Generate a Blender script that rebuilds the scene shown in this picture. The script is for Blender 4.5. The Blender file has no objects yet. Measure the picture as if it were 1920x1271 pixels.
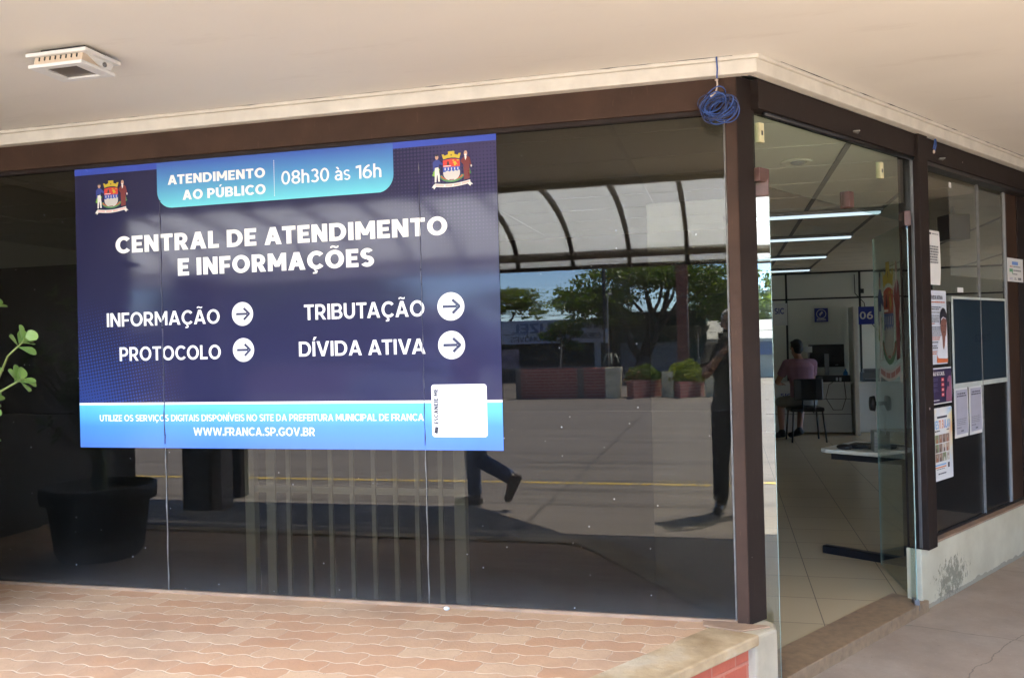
import bpy, bmesh, math, random
from mathutils import Vector, Matrix, Euler
PI = math.pi
R_ = math.radians
random.seed(7)
S = bpy.context.scene
COL = S.collection

# ------------------------------------------------------------------ camera
YAW, PITCH, ROLL = R_(-14.078), R_(0.2785), R_(-1.4057)
def cam_matrix(loc):
    cy, sy, cp, sp = math.cos(YAW), math.sin(YAW), math.cos(PITCH), math.sin(PITCH)
    d = Vector((sy*cp, cy*cp, sp)); r = Vector((cy, -sy, 0)); u = r.cross(d)
    cr, sr = math.cos(ROLL), math.sin(ROLL)
    r2 = cr*r + sr*u; u2 = -sr*r + cr*u
    m = Matrix((( r2.x, u2.x, -d.x, loc[0]), (r2.y, u2.y, -d.y, loc[1]), (r2.z, u2.z, -d.z, loc[2]), (0, 0, 0, 1)))
    return m
cd = bpy.data.cameras.new('camera'); cam = bpy.data.objects.new('camera', cd); COL.objects.link(cam)
cam.matrix_world = cam_matrix((0, -3.8, 1.55))
cd.sensor_width = 36; cd.lens = 30.01; cd.clip_start = 0.05; cd.clip_end = 2000
S.camera = cam

# ------------------------------------------------------------------ light
SUN = Vector((0.266, -0.302, 0.916)).normalized()
W = bpy.data.worlds.new('World'); S.world = W; W.use_nodes = True
nt = W.node_tree; nt.nodes.clear()
sky = nt.nodes.new('ShaderNodeTexSky'); sky.sky_type = 'NISHITA'; sky.sun_disc = False
sky.sun_elevation = math.asin(SUN.z); sky.sun_rotation = math.atan2(SUN.x, SUN.y)
sky.air_density = 0.7; sky.dust_density = 0.0; sky.ozone_density = 7.0
bg = nt.nodes.new('ShaderNodeBackground'); bg.inputs[1].default_value = 0.15
wo = nt.nodes.new('ShaderNodeOutputWorld')
nt.links.new(sky.outputs[0], bg.inputs[0]); nt.links.new(bg.outputs[0], wo.inputs[0])
sl = bpy.data.lights.new('sun', 'SUN'); sl.energy = 4.6; sl.angle = R_(0.5); sl.color = (1, 0.93, 0.82)
so = bpy.data.objects.new('sun', sl); COL.objects.link(so); so.location = (6, -6, 20)
so.rotation_euler = SUN.to_track_quat('Z', 'Y').to_euler()
S.view_settings.view_transform = 'Standard'; S.view_settings.look = 'None'
S.view_settings.gamma = 1; S.view_settings.exposure = 3.7
S.render.engine = 'CYCLES'
cy = S.cycles
cy.max_bounces = 10; cy.diffuse_bounces = 5; cy.glossy_bounces = 5; cy.transmission_bounces = 6; cy.transparent_max_bounces = 16
cy.caustics_reflective = False; cy.caustics_refractive = False; cy.sample_clamp_indirect = 12
cy.use_denoising = True

# ------------------------------------------------------------------ frames
PHI = R_(33.416)                                  # the entrance front turns away by this much
TR = Vector((math.sin(PHI), math.cos(PHI), 0)); NR = Vector((math.cos(PHI), -math.sin(PHI), 0))
P0 = Vector((0.11, 0, 0))
def RP(s, off, z): return P0 + TR*s + NR*off + Vector((0, 0, z))
RROT = PI/2 - PHI
MR = Matrix.Translation(P0) @ Matrix.Rotation(RROT, 4, 'Z')  # local x = along entrance front, -y = outwards

# ------------------------------------------------------------------ mesh builder
class MB:
    def __init__(s): s.v = []; s.f = []; s.m = []; s.sm = []
    def add(s, vs, fs, mi=0, smooth=False):
        b = len(s.v); s.v += [tuple(v) for v in vs]
        for f in fs: s.f.append([b+i for i in f]); s.m.append(mi); s.sm.append(smooth)
        return s
    def box(s, x0, x1, y0, y1, z0, z1, mi=0):
        vs = [(x, y, z) for z in (z0, z1) for y in (y0, y1) for x in (x0, x1)]
        return s.add(vs, [(0, 2, 3, 1), (4, 5, 7, 6), (0, 1, 5, 4), (2, 6, 7, 3), (0, 4, 6, 2), (1, 3, 7, 5)], mi)
    def obox(s, c, ax, ay, az, hx, hy, hz, mi=0):
        c = Vector(c); ax = Vector(ax).normalized(); ay = Vector(ay).normalized(); az = Vector(az).normalized()
        vs = [c+ax*(hx*i)+ay*(hy*j)+az*(hz*k) for k in (-1, 1) for j in (-1, 1) for i in (-1, 1)]
        return s.add(vs, [(0, 2, 3, 1), (4, 5, 7, 6), (0, 1, 5, 4), (2, 6, 7, 3), (0, 4, 6, 2), (1, 3, 7, 5)], mi)
    def bar(s, a, b, w, t, mi=0, up=(0, 0, 1)):
        a = Vector(a); b = Vector(b); d = (b-a); L = d.length; d.normalize(); u = Vector(up)
        if abs(d.dot(u)) > .95: u = Vector((0, 1, 0))
        sd = d.cross(u).normalized(); u2 = sd.cross(d)
        return s.obox((a+b)/2, d, sd, u2, L/2, w/2, t/2, mi)
    def prism(s, pts, z0, z1, mi=0):
        n = len(pts); vs = [(p[0], p[1], z0) for p in pts]+[(p[0], p[1], z1) for p in pts]
        fs = [tuple(range(n-1, -1, -1)), tuple(range(n, 2*n))]+[(i, (i+1) % n, n+(i+1) % n, n+i) for i in range(n)]
        return s.add(vs, fs, mi)
    def xz(s, pts, y0, y1, mi=0):                    # outline in the x-z plane, given thickness in y
        n = len(pts); vs = [(p[0], y0, p[1]) for p in pts]+[(p[0], y1, p[1]) for p in pts]
        fs = [tuple(range(n)), tuple(range(2*n-1, n-1, -1))]+[((i+1) % n, i, n+i, n+(i+1) % n) for i in range(n)]
        return s.add(vs, fs, mi)
    def yz(s, pts, x0, x1, mi=0):
        n = len(pts); vs = [(x0, p[0], p[1]) for p in pts]+[(x1, p[0], p[1]) for p in pts]
        fs = [tuple(range(n-1, -1, -1)), tuple(range(n, 2*n))]+[(i, (i+1) % n, n+(i+1) % n, n+i) for i in range(n)]
        return s.add(vs, fs, mi)
    def flat(s, pts, y, mi=0): return s.add([(p[0], y, p[1]) for p in pts], [tuple(range(len(pts)))], mi)
    def tube(s, path, r, n=8, mi=0, cap=True, smooth=True):
        path = [Vector(p) for p in path]; rs = r if isinstance(r, (list, tuple)) else [r]*len(path)
        rings = []; nrm = None
        for i, p in enumerate(path):
            d = (path[min(i+1, len(path)-1)]-path[max(i-1, 0)]).normalized()
            if nrm is None:
                nrm = d.orthogonal().normalized()
            else:
                nrm = (nrm-d*nrm.dot(d))
                nrm = nrm.normalized() if nrm.length > 1e-6 else d.orthogonal().normalized()
            b = d.cross(nrm)
            rings.append([p+(nrm*math.cos(2*PI*k/n)+b*math.sin(2*PI*k/n))*rs[i] for k in range(n)])
        vs = [v for g in rings for v in g]; fs = []
        for i in range(len(rings)-1):
            for k in range(n): fs.append((i*n+k, i*n+(k+1) % n, (i+1)*n+(k+1) % n, (i+1)*n+k))
        if cap: fs.append(tuple(range(n-1, -1, -1))); fs.append(tuple((len(rings)-1)*n+k for k in range(n)))
        return s.add(vs, fs, mi, smooth)
    def lathe(s, prof, c=(0, 0, 0), n=24, mi=0, sq=1.0):
        vs = []; fs = []
        for r, z in prof:
            for k in range(n): vs.append((c[0]+r*math.cos(2*PI*k/n), c[1]+r*math.sin(2*PI*k/n)*sq, c[2]+z))
        for i in range(len(prof)-1):
            for k in range(n): fs.append((i*n+k, i*n+(k+1) % n, (i+1)*n+(k+1) % n, (i+1)*n+k))
        fs.append(tuple(range(n-1, -1, -1))); fs.append(tuple((len(prof)-1)*n+k for k in range(n)))
        return s.add(vs, fs, mi, True)
    def ell(s, c, rx, ry, rz, n=12, mi=0, rot=None):
        c = Vector(c); vs = []; fs = []; m = n//2+2
        for i in range(1, m):
            t = PI*i/m
            for k in range(n):
                v = Vector((rx*math.sin(t)*math.cos(2*PI*k/n), ry*math.sin(t)*math.sin(2*PI*k/n), rz*math.cos(t)))
                if rot: v = rot @ v
                vs.append(c+v)
        top = Vector((0, 0, rz)); bot = Vector((0, 0, -rz))
        if rot: top = rot @ top; bot = rot @ bot
        vs += [c+top, c+bot]; T = len(vs)-2; B = T+1
        for i in range(m-2):
            for k in range(n): fs.append((i*n+k, (i+1)*n+k, (i+1)*n+(k+1) % n, i*n+(k+1) % n))
        for k in range(n): fs.append((T, k, (k+1) % n)); fs.append((B, (m-2)*n+(k+1) % n, (m-2)*n+k))
        return s.add(vs, fs, mi, True)
    def cap(s, a, b, ra, rb, n=12, mi=0):            # tapered limb with round ends
        a = Vector(a); b = Vector(b)
        s.tube([a, b], [ra, rb], n, mi); s.ell(a, ra, ra, ra, n, mi); s.ell(b, rb, rb, rb, n, mi); return s
    def loft(s, rings, n=20, mi=0):                  # rings of (centre, half width, half depth)
        vs = []; fs = []
        for c, rx, ry in rings:
            for k in range(n):
                a = 2*PI*k/n; ca, sa = math.cos(a), math.sin(a)
                q = 0.8
                vs.append((c[0]+rx*math.copysign(abs(ca)**q, ca), c[1]+ry*math.copysign(abs(sa)**q, sa), c[2]))
        for i in range(len(rings)-1):
            for k in range(n): fs.append((i*n+k, i*n+(k+1) % n, (i+1)*n+(k+1) % n, (i+1)*n+k))
        fs.append(tuple(range(n-1, -1, -1))); fs.append(tuple((len(rings)-1)*n+k for k in range(n)))
        return s.add(vs, fs, mi, True)
    def build(s, name, mats, parent=None, bevel=0, mw=None, uv=None):
        me = bpy.data.meshes.new(name); me.from_pydata(s.v, [], s.f)
        for m in (mats if isinstance(mats, (list, tuple)) else [mats]): me.materials.append(m)
        me.polygons.foreach_set('material_index', s.m); me.polygons.foreach_set('use_smooth', s.sm); me.update()
        bm = bmesh.new(); bm.from_mesh(me)
        if all(len(f) > 2 for f in s.f) and not getattr(s, 'open', False): bmesh.ops.recalc_face_normals(bm, faces=bm.faces)
        bm.to_mesh(me); bm.free()
        o = bpy.data.objects.new(name, me); COL.objects.link(o)
        if mw is not None: o.matrix_world = mw
        if parent: o.parent = parent
        if bevel:
            b = o.modifiers.new('b', 'BEVEL'); b.width = bevel; b.segments = 2; b.limit_method = 'ANGLE'; b.angle_limit = R_(40)
        return o

def tag(o, label=None, cat=None, group=None, kind=None):
    if label: o['label'] = label
    if cat: o['category'] = cat
    if group: o['group'] = group
    if kind: o['kind'] = kind
    return o
def thing(name, label, cat, loc=(0, 0, 0), rz=0, group=None, mw=None):
    o = bpy.data.objects.new(name, None); COL.objects.link(o); o.empty_display_size = .1
    if mw is not None: o.matrix_world = mw
    else: o.location = loc; o.rotation_euler = (0, 0, rz)
    return tag(o, label, cat, group)
def copy_tree(o, parent=None):
    c = o.copy(); COL.objects.link(c)
    if parent: c.parent = parent
    for ch in [x for x in o.children]: copy_tree(ch, c)
    return c

# ------------------------------------------------------------------ materials
def lin(r, g, b):
    f = lambda c: (c/255/12.92) if c/255 <= .04045 else ((c/255+.055)/1.055)**2.4
    return (f(r), f(g), f(b), 1)
class N:
    def __init__(s, name):
        s.m = bpy.data.materials.new(name); s.m.use_nodes = True; s.t = s.m.node_tree; s.t.nodes.clear()
        s.out = s.t.nodes.new('ShaderNodeOutputMaterial')
    def n(s, typ, **k):
        x = s.t.nodes.new(typ)
        for a, v in k.items():
            if a.startswith('i_'):
                key = a[2:]; key = int(key) if key.isdigit() else key.replace('_', ' ')
                s.set(x.inputs[key], v)
            else: setattr(x, a, v)
        return x
    def set(s, inp, v):
        if hasattr(v, 'links') or isinstance(v, bpy.types.NodeSocket): s.t.links.new(v, inp)
        else: inp.default_value = v
    def link(s, a, b): s.t.links.new(a, b)
    def math(s, op, a, b=0.0, c=None, clamp=False):
        x = s.t.nodes.new('ShaderNodeMath'); x.operation = op; x.use_clamp = clamp
        s.set(x.inputs[0], a); s.set(x.inputs[1], b)
        if c is not None: s.set(x.inputs[2], c)
        return x.outputs[0]
    def mix(s, f, a, b):
        x = s.t.nodes.new('ShaderNodeMix'); x.data_type = 'RGBA'
        s.set(x.inputs[0], f); s.set(x.inputs[6], a); s.set(x.inputs[7], b); return x.outputs[2]
    def noise(s, vec, scale, detail=4, rough=.55, dist=0.0):
        x = s.n('ShaderNodeTexNoise'); x.inputs['Scale'].default_value = scale; x.inputs['Detail'].default_value = detail
        x.inputs['Roughness'].default_value = rough; x.inputs['Distortion'].default_value = dist
        if vec is not None: s.link(vec, x.inputs['Vector'])
        return x.outputs[0]
    def coord(s, scale=None, which='Object'):
        c = s.n('ShaderNodeTexCoord').outputs[which]
        if scale:
            mp = s.n('ShaderNodeMapping'); mp.inputs['Scale'].default_value = scale; s.link(c, mp.inputs[0]); c = mp.outputs[0]
        return c
    def ramp(s, f, stops):
        x = s.n('ShaderNodeValToRGB'); cr = x.color_ramp
        while len(cr.elements) < len(stops): cr.elements.new(.5)
        for e, (p, c) in zip(cr.elements, stops): e.position = p; e.color = c if len(c) == 4 else (*c, 1)
        s.link(f, x.inputs[0]); return x.outputs[0]
    def bsdf(s, col, rough=.6, bump=None, bs=.3, bd=.01, metallic=0, spec=.5, **k):
        p = s.n('ShaderNodeBsdfPrincipled'); s.set(p.inputs['Base Color'], col); s.set(p.inputs['Roughness'], rough)
        p.inputs['Metallic'].default_value = metallic; p.inputs['Specular IOR Level'].default_value = spec
        if bump is not None:
            b = s.n('ShaderNodeBump'); b.inputs['Strength'].default_value = bs; b.inputs['Distance'].default_value = bd
            s.link(bump, b.inputs['Height']); s.link(b.outputs[0], p.inputs['Normal'])
        s.link(p.outputs[0], s.out.inputs[0]); return p
def sc(c, k): return (c[0]*k, c[1]*k, c[2]*k, 1)
def P(name, col, rough=.6, var=.15, scale=6, bump=.0, bscale=None, metallic=0, spec=.5, stretch=None):
    a = N(name); c = a.coord(stretch); n1 = a.noise(c, scale, 5)
    f = a.ramp(n1, [(.3, sc(col, 1-var)), (.7, sc(col, 1+var*.6))])
    b = a.noise(c, bscale or scale*12, 4) if bump else None
    rr = a.math('MULTIPLY_ADD', n1, .2, rough-.1)
    a.bsdf(f, rr, b, bump, .004, metallic, spec); return a.m

def glass(name, tint, f0, dust=.012, speck=.35, haze=.0, rough=0.0):
    a = N(name); g = a.n('ShaderNodeNewGeometry')
    dt = a.n('ShaderNodeVectorMath', operation='DOT_PRODUCT'); a.link(g.outputs['Normal'], dt.inputs[0]); a.link(g.outputs['Incoming'], dt.inputs[1])
    cs = a.math('ABSOLUTE', dt.outputs['Value']); om = a.math('SUBTRACT', 1.0, cs)
    p5 = a.math('POWER', om, 5.0); fr = a.math('MULTIPLY_ADD', p5, 1-f0, f0, clamp=True)
    tr = a.n('ShaderNodeBsdfTransparent'); tr.inputs[0].default_value = tint
    gl = a.n('ShaderNodeBsdfGlossy'); gl.inputs[0].default_value = (1, 1, 1, 1); gl.inputs['Roughness'].default_value = rough
    c = a.coord()
    wob = a.noise(c, 1.1, 1); bp = a.n('ShaderNodeBump'); bp.inputs['Strength'].default_value = .012; bp.inputs['Distance'].default_value = .03
    a.link(wob, bp.inputs['Height']); a.link(bp.outputs[0], gl.inputs['Normal'])
    mx = a.n('ShaderNodeMixShader'); a.link(fr, mx.inputs[0]); a.link(tr.outputs[0], mx.inputs[1]); a.link(gl.outputs[0], mx.inputs[2])
    # dust film, specks and rain marks lying on the pane
    vo = a.n('ShaderNodeTexVoronoi'); vo.inputs['Scale'].default_value = 26; vo.inputs['Randomness'].default_value = 1; a.link(c, vo.inputs['Vector'])
    wn = a.n('ShaderNodeSeparateColor'); a.link(vo.outputs['Color'], wn.inputs[0])
    sz = a.math('MULTIPLY_ADD', a.math('POWER', wn.outputs[0], 9.0), .13, -.012)
    sp = a.math('MULTIPLY', a.math('LESS_THAN', vo.outputs['Distance'], sz), speck)
    sxyz = a.n('ShaderNodeSeparateXYZ'); a.link(c, sxyz.inputs[0])
    lo = a.math('SUBTRACT', 1.0, a.math('DIVIDE', a.math('SUBTRACT', sxyz.outputs[2], .33), .42), clamp=True)
    lo3 = a.math('POWER', lo, 5.0)
    cl = a.math('MULTIPLY', a.noise(c, 3.0, 6, .65), lo3)
    hz = a.math('MULTIPLY', cl, haze)
    cl2 = a.math('MULTIPLY', a.math('POWER', a.noise(a.coord((1, 1, .35)), 2.2, 6, .6), 3.0), dust*4)
    sm = a.math('MULTIPLY', a.ramp(a.noise(a.coord((1, 1, .5)), 3.4, 7, .72, .8), [(.55, (0, 0, 0, 1)), (.8, (1, 1, 1, 1))]), dust*2.2)
    fine = a.math('MULTIPLY', a.math('GREATER_THAN', a.noise(c, 120, 2, .6), .71), speck*.12)
    du = a.math('ADD', a.math('ADD', a.math('ADD', sp, hz), cl2), a.math('ADD', sm, fine), clamp=True)
    df = a.n('ShaderNodeBsdfDiffuse'); df.inputs[0].default_value = (.55, .57, .6, 1)
    m2 = a.n('ShaderNodeMixShader'); a.link(du, m2.inputs[0]); a.link(mx.outputs[0], m2.inputs[1]); a.link(df.outputs[0], m2.inputs[2])
    a.link(m2.outputs[0], a.out.inputs[0]); return a.m

M = {}
def soffit_mat():
    a = N('soffit_paint'); c = a.coord(); n1 = a.noise(a.coord((.5, 1, 1)), 1.3, 6)
    x = a.ramp(n1, [(.3, (.735, .70, .635, 1)), (.7, (.785, .75, .685, 1))])
    st_ = a.ramp(a.noise(a.coord((.6, 2.2, 1)), 2.6, 7, .7), [(.58, (0, 0, 0, 1)), (.8, (.35, .35, .35, 1))]); x = a.mix(st_, x, (.52, .46, .39, 1))
    vo = a.n('ShaderNodeTexVoronoi'); vo.inputs['Scale'].default_value = 5; a.link(c, vo.inputs['Vector']); sp = a.n('ShaderNodeSeparateColor'); a.link(vo.outputs['Color'], sp.inputs[0])
    k = a.math('LESS_THAN', vo.outputs['Distance'], a.math('MULTIPLY_ADD', a.math('POWER', sp.outputs[0], 12.0), .07, -.02)); x = a.mix(a.math('MULTIPLY', k, .6), x, (.25, .20, .16, 1))
    a.bsdf(x, .75, a.math('MULTIPLY_ADD', a.noise(c, 3, 4), 3.0, a.noise(c, 45, 3)), .12, .004); return a.m
M['soffit'] = soffit_mat()
M['cornice'] = P('cornice_paint', (.66, .625, .55, 1), .6, .12, 9, .3, 40)
def frame_paint(name, col, rough, spec):
    a = N(name); c = a.coord(); n1 = a.noise(c, 6, 6); x = a.ramp(n1, [(.3, sc(col, .72)), (.7, sc(col, 1.2))])
    x = a.mix(a.math('MULTIPLY', a.math('GREATER_THAN', a.noise(a.coord((1, 1, .2)), 60, 3, .6), .66), .25), x, sc(col, 2.2))
    vo = a.n('ShaderNodeTexVoronoi'); vo.inputs['Scale'].default_value = 11; a.link(c, vo.inputs['Vector']); sp = a.n('ShaderNodeSeparateColor'); a.link(vo.outputs['Color'], sp.inputs[0])
    k = a.math('LESS_THAN', vo.outputs['Distance'], a.math('MULTIPLY_ADD', a.math('POWER', sp.outputs[0], 14.0), .11, -.02)); x = a.mix(a.math('MULTIPLY', k, .8), x, (.50, .44, .38, 1))
    a.bsdf(x, a.math('MULTIPLY_ADD', n1, .25, rough-.12), a.noise(c, 60, 3), .15, .003, spec=spec); return a.m
M['brown'] = frame_paint('brown_frame_paint', (.054, .030, .020, 1), .6, .16)
M['brown_dark'] = frame_paint('dark_brown_frame_paint', (.022, .0145, .012, 1), .55, .2)
M['rubber'] = P('black_rubber', (.012, .012, .014, 1), .35, .2, 20)
M['clamp'] = P('brown_metal_clamp', (.11, .055, .045, 1), .45, .25, 30, .1)
M['silicone'] = P('silicone_seam', (.20, .195, .185, 1), .5, .3, 30)
M['cream'] = P('cream_wall_paint', (.47, .40, .285, 1), .75, .2, 5, .35, 30)
M['glass_front'] = glass('tinted_front_glass', (.52, .51, .47, 1), .026, .006, .45, .10)
M['glass_side'] = glass('tinted_side_glass', (.80, .79, .75, 1), .02, .008, .3, .05)
M['glass_door'] = glass('clear_door_glass', (.88, .93, .90, 1), .085, .004, .12, .0)
M['glass_right'] = glass('clear_green_glass', (.84, .90, .87, 1), .035, .004, .12, .0)
M['glass_edge'] = P('glass_edge', (.30, .42, .37, 1), .2, .1, 30)
M['black'] = P('black_plastic', (.016, .016, .018, 1), .42, .2, 30)
M['white'] = P('white_plastic', (.72, .72, .70, 1), .45, .05, 20)
M['grey'] = P('grey_plastic', (.30, .31, .32, 1), .5, .1, 20)
M['steel'] = P('steel', (.22, .22, .23, 1), .4, .1, 20, metallic=.8)
M['navy_metal'] = P('navy_metal', (.010, .0105, .015, 1), .45, .2, 20)
M['wall_in'] = P('office_partition_panel', (.72, .75, .69, 1), .7, .04, 2)
M['ceil_in'] = P('office_ceiling_panel', (.74, .71, .61, 1), .7, .05, 3)
M['seam'] = P('dark_seam', (.03, .035, .035, 1), .6, .1, 9)
M['wood_pale'] = P('pale_painted_wood', (.36, .36, .29, 1), .5, .08, 9)
M['blue_wire'] = P('blue_wire', (.04, .095, .31, 1), .5, .4, 12)
M['blue_wire_dark'] = P('faded_blue_wire', (.035, .045, .11, 1), .5, .4, 12)
M['skin'] = P('skin', (.36, .19, .13, 1), .5, .12, 10)
M['eye'] = P('eye', (.05, .04, .03, 1), .25, .3, 40)
def floor_in():
    a = N('office_floor_tiles'); c = a.coord(); b = a.n('ShaderNodeTexBrick'); mp = a.n('ShaderNodeMapping'); mp.inputs['Rotation'].default_value = (0, 0, 0); a.link(c, mp.inputs[0])
    a.link(mp.outputs[0], b.inputs[0]); b.offset = 0
    for k, v in (('Scale', 1), ('Mortar Size', .003), ('Brick Width', .46), ('Row Height', .46), ('Mortar Smooth', .1), ('Bias', 0)): b.inputs[k].default_value = v
    b.inputs['Color1'].default_value = (.60, .48, .30, 1); b.inputs['Color2'].default_value = (.63, .505, .32, 1); b.inputs['Mortar'].default_value = (.27, .225, .16, 1)
    n1 = a.noise(c, 5, 6); col = a.mix(a.math('MULTIPLY', n1, .2), b.outputs[0], (.42, .35, .24, 1))
    a.bsdf(col, a.math('MULTIPLY_ADD', n1, .06, .2)); return a.m
M['floor_in'] = floor_in()
def asphalt(name, col, wear):
    a = N(name); c = a.coord(); st = a.coord((.10, 1.3, 1)); 
    n1 = a.noise(st, 2.2, 6, .6, .4); n2 = a.noise(c, .8, 5); n3 = a.noise(c, 60, 3)
    x = a.ramp(n1, [(.30, sc(col, 1-wear)), (.46, sc(col, .86)), (.58, sc(col, 1.05)), (.75, sc(col, 1+wear*.7))])
    x = a.mix(a.math('MULTIPLY', n2, .5), x, sc(col, .72)); x = a.mix(a.math('MULTIPLY', n3, .35), x, sc(col, 1.25))
    sx = a.n('ShaderNodeSeparateXYZ'); a.link(c, sx.inputs[0])
    # tarred joint running towards the building, cross joints every few metres
    wv = a.math('MULTIPLY_ADD', a.noise(c, 1.3, 3), .22, -.11)
    d = a.math('ABSOLUTE', a.math('ADD', a.math('ADD', sx.outputs[0], 1.72), wv))
    x = a.mix(a.math('MULTIPLY', a.math('LESS_THAN', d, .022), .65), x, sc(col, .35))
    ym = a.math('PINGPONG', a.math('ADD', sx.outputs[1], a.math('MULTIPLY_ADD', a.noise(c, .5, 2), .1, 0.0)), .71)
    x = a.mix(a.math('MULTIPLY', a.math('LESS_THAN', ym, .035), .7), x, sc(col, .4))
    a.bsdf(x, .85, n3, .5, .004); return a.m
M['ground'] = asphalt('worn_car_park_paving', (.175, .150, .128, 1), .75)
M['asphalt'] = asphalt('shade_dark_ground', (.05, .041, .034, 1), .2)  # tone lowered to deepen the shade under the canopy
def pavement():
    a = N('concrete_pavement'); c = a.coord(); n1 = a.noise(c, 1.6, 7, .6); n2 = a.noise(c, 45, 3); n3 = a.noise(c, 5, 5)
    x = a.ramp(n1, [(.3, (.36, .265, .19, 1)), (.55, (.44, .345, .26, 1)), (.75, (.47, .39, .31, 1))])
    x = a.mix(a.math('MULTIPLY', n2, .4), x, (.22, .19, .16, 1)); x = a.mix(a.math('MULTIPLY', a.math('GREATER_THAN', a.noise(c, 38, 4, .7), .68), .5), x, (.15, .12, .10, 1)); x = a.mix(a.math('MULTIPLY', a.math('GREATER_THAN', a.noise(c, 90, 3, .6), .66), .35), x, (.62, .54, .45, 1)); x = a.mix(a.math('MULTIPLY', a.math('POWER', n3, 3.0), .9), x, (.20, .17, .14, 1))
    sx = a.n('ShaderNodeSeparateXYZ'); a.link(c, sx.inputs[0])
    def joint(ax, ay, off, per, wid):
        d = a.math('ADD', a.math('ADD', a.math('MULTIPLY', sx.outputs[0], ax), a.math('MULTIPLY', sx.outputs[1], ay)), a.math('MULTIPLY_ADD', a.noise(c, 4, 4, .6), .10, off))
        return a.math('LESS_THAN', a.math('PINGPONG', d, per), wid)
    ck = a.math('MAXIMUM', joint(.30, .954, .02, .72, .0035), joint(-.835, .55, .55, 1.1, .003))
    x = a.mix(a.math('MULTIPLY', ck, .5), x, (.10, .085, .07, 1))
    a.bsdf(x, .8, a.math('SUBTRACT', n2, a.math('MULTIPLY', ck, 2.0)), .35, .004); return a.m
M['pavement'] = pavement()
def pavers():
    a = N('wavy_clay_pavers'); c = a.coord(); sx = a.n('ShaderNodeSeparateXYZ'); a.link(c, sx.inputs[0])
    nx = a.math('MULTIPLY_ADD', a.noise(c, 7, 3), .022, -.011); ny = a.math('MULTIPLY_ADD', a.noise(c, 9, 3), .016, -.008)
    w1 = a.math('MULTIPLY', a.math('SINE', a.math('MULTIPLY', sx.outputs[0], 2*PI/.118)), .0085)
    w2 = a.math('MULTIPLY', a.math('SINE', a.math('MULTIPLY', sx.outputs[1], 2*PI/.105)), .005)
    cb = a.n('ShaderNodeCombineXYZ')
    a.link(a.math('ADD', a.math('ADD', sx.outputs[0], nx), w2), cb.inputs[0]); a.link(a.math('ADD', a.math('ADD', sx.outputs[1], ny), w1), cb.inputs[1])
    b = a.n('ShaderNodeTexBrick'); a.link(cb.outputs[0], b.inputs[0]); b.offset = .5
    for k, v in (('Scale', 1), ('Mortar Size', .0035), ('Brick Width', .236), ('Row Height', .105), ('Mortar Smooth', .35), ('Bias', 0)): b.inputs[k].default_value = v
    b.inputs['Color1'].default_value = (.47, .225, .105, 1); b.inputs['Color2'].default_value = (.60, .405, .25, 1); b.inputs['Mortar'].default_value = (.68, .54, .39, 1)
    n1 = a.noise(c, 3, 6); n2 = a.noise(c, 70, 3); n3 = a.noise(c, 1.7, 7, .65); n4 = a.noise(c, 16, 5, .7)
    fade = a.math('MULTIPLY', b.outputs['Fac'], a.ramp(n4, [(.42, (0, 0, 0, 1)), (.56, (1, 1, 1, 1))]))
    x = a.mix(a.math('MULTIPLY', a.math('SUBTRACT', b.outputs['Fac'], fade), .8), b.outputs[0], (.40, .255, .165, 1))
    x = a.mix(a.math('MULTIPLY', a.math('POWER', n1, 2.0), .8, clamp=True), x, (.62, .45, .31, 1))
    x = a.mix(a.ramp(n3, [(.46, (0, 0, 0, 1)), (.72, (.75, .75, .75, 1))]), x, (.33, .215, .14, 1))
    yw = a.math('ADD', a.math('ADD', sx.outputs[1], ny), w1)
    row = a.math('PINGPONG', yw, .0525); wid = a.math('MULTIPLY_ADD', n4, .009, .0015)
    rj = a.math('SUBTRACT', 1.0, a.math('DIVIDE', row, wid), clamp=True); rj = a.math('MINIMUM', a.math('MULTIPLY', rj, 2.2), 1.0)
    x = a.mix(a.math('MULTIPLY', rj, a.math('MULTIPLY_ADD', n4, .9, .2)), x, (.70, .56, .41, 1))
    gr = a.math('LESS_THAN', a.noise(c, 55, 5, .75), .36); x = a.mix(a.math('MULTIPLY', gr, .6), x, (.28, .18, .12, 1))
    x = a.mix(a.math('MULTIPLY', n2, .38), x, (.36, .24, .165, 1))
    h = a.math('ADD', a.math('MULTIPLY_ADD', b.outputs['Fac'], -1.4, n2), a.math('MULTIPLY', rj, -1.6))
    a.bsdf(x, .8, h, .35, .004); return a.m
M['pavers'] = pavers()
def bricks(name, c1, c2, mo, bw, rh, ms, vecrot=None, rough=.8):
    a = N(name); c = a.coord(); sx = a.n('ShaderNodeSeparateXYZ'); a.link(c, sx.inputs[0])
    cb = a.n('ShaderNodeCombineXYZ'); a.link(a.math('ADD', sx.outputs[0], sx.outputs[1]), cb.inputs[0]); a.link(sx.outputs[2], cb.inputs[1])
    b = a.n('ShaderNodeTexBrick'); a.link(cb.outputs[0], b.inputs[0]); b.offset = .5
    for k, v in (('Scale', 1), ('Mortar Size', ms), ('Brick Width', bw), ('Row Height', rh), ('Mortar Smooth', .3), ('Bias', 0)): b.inputs[k].default_value = v
    b.inputs['Color1'].default_value = c1; b.inputs['Color2'].default_value = c2; b.inputs['Mortar'].default_value = mo
    n1 = a.noise(c, 6, 6); n2 = a.noise(c, 50, 3)
    x = a.mix(a.math('MULTIPLY', n1, .5), b.outputs[0], sc(c2, .8)); h = a.math('MULTIPLY_ADD', b.outputs['Fac'], -1.3, n2)
    a.bsdf(x, rough, h, .6, .006); return a.m
M['brick_near'] = bricks('painted_red_brick', (.62, .15, .08, 1), (.50, .115, .07, 1), (.60, .235, .15, 1), .23, .072, .008)
M['brick_far'] = bricks('dark_red_brick', (.50, .125, .10, 1), (.40, .10, .085, 1), (.56, .40, .33, 1), .26, .085, .018)
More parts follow.
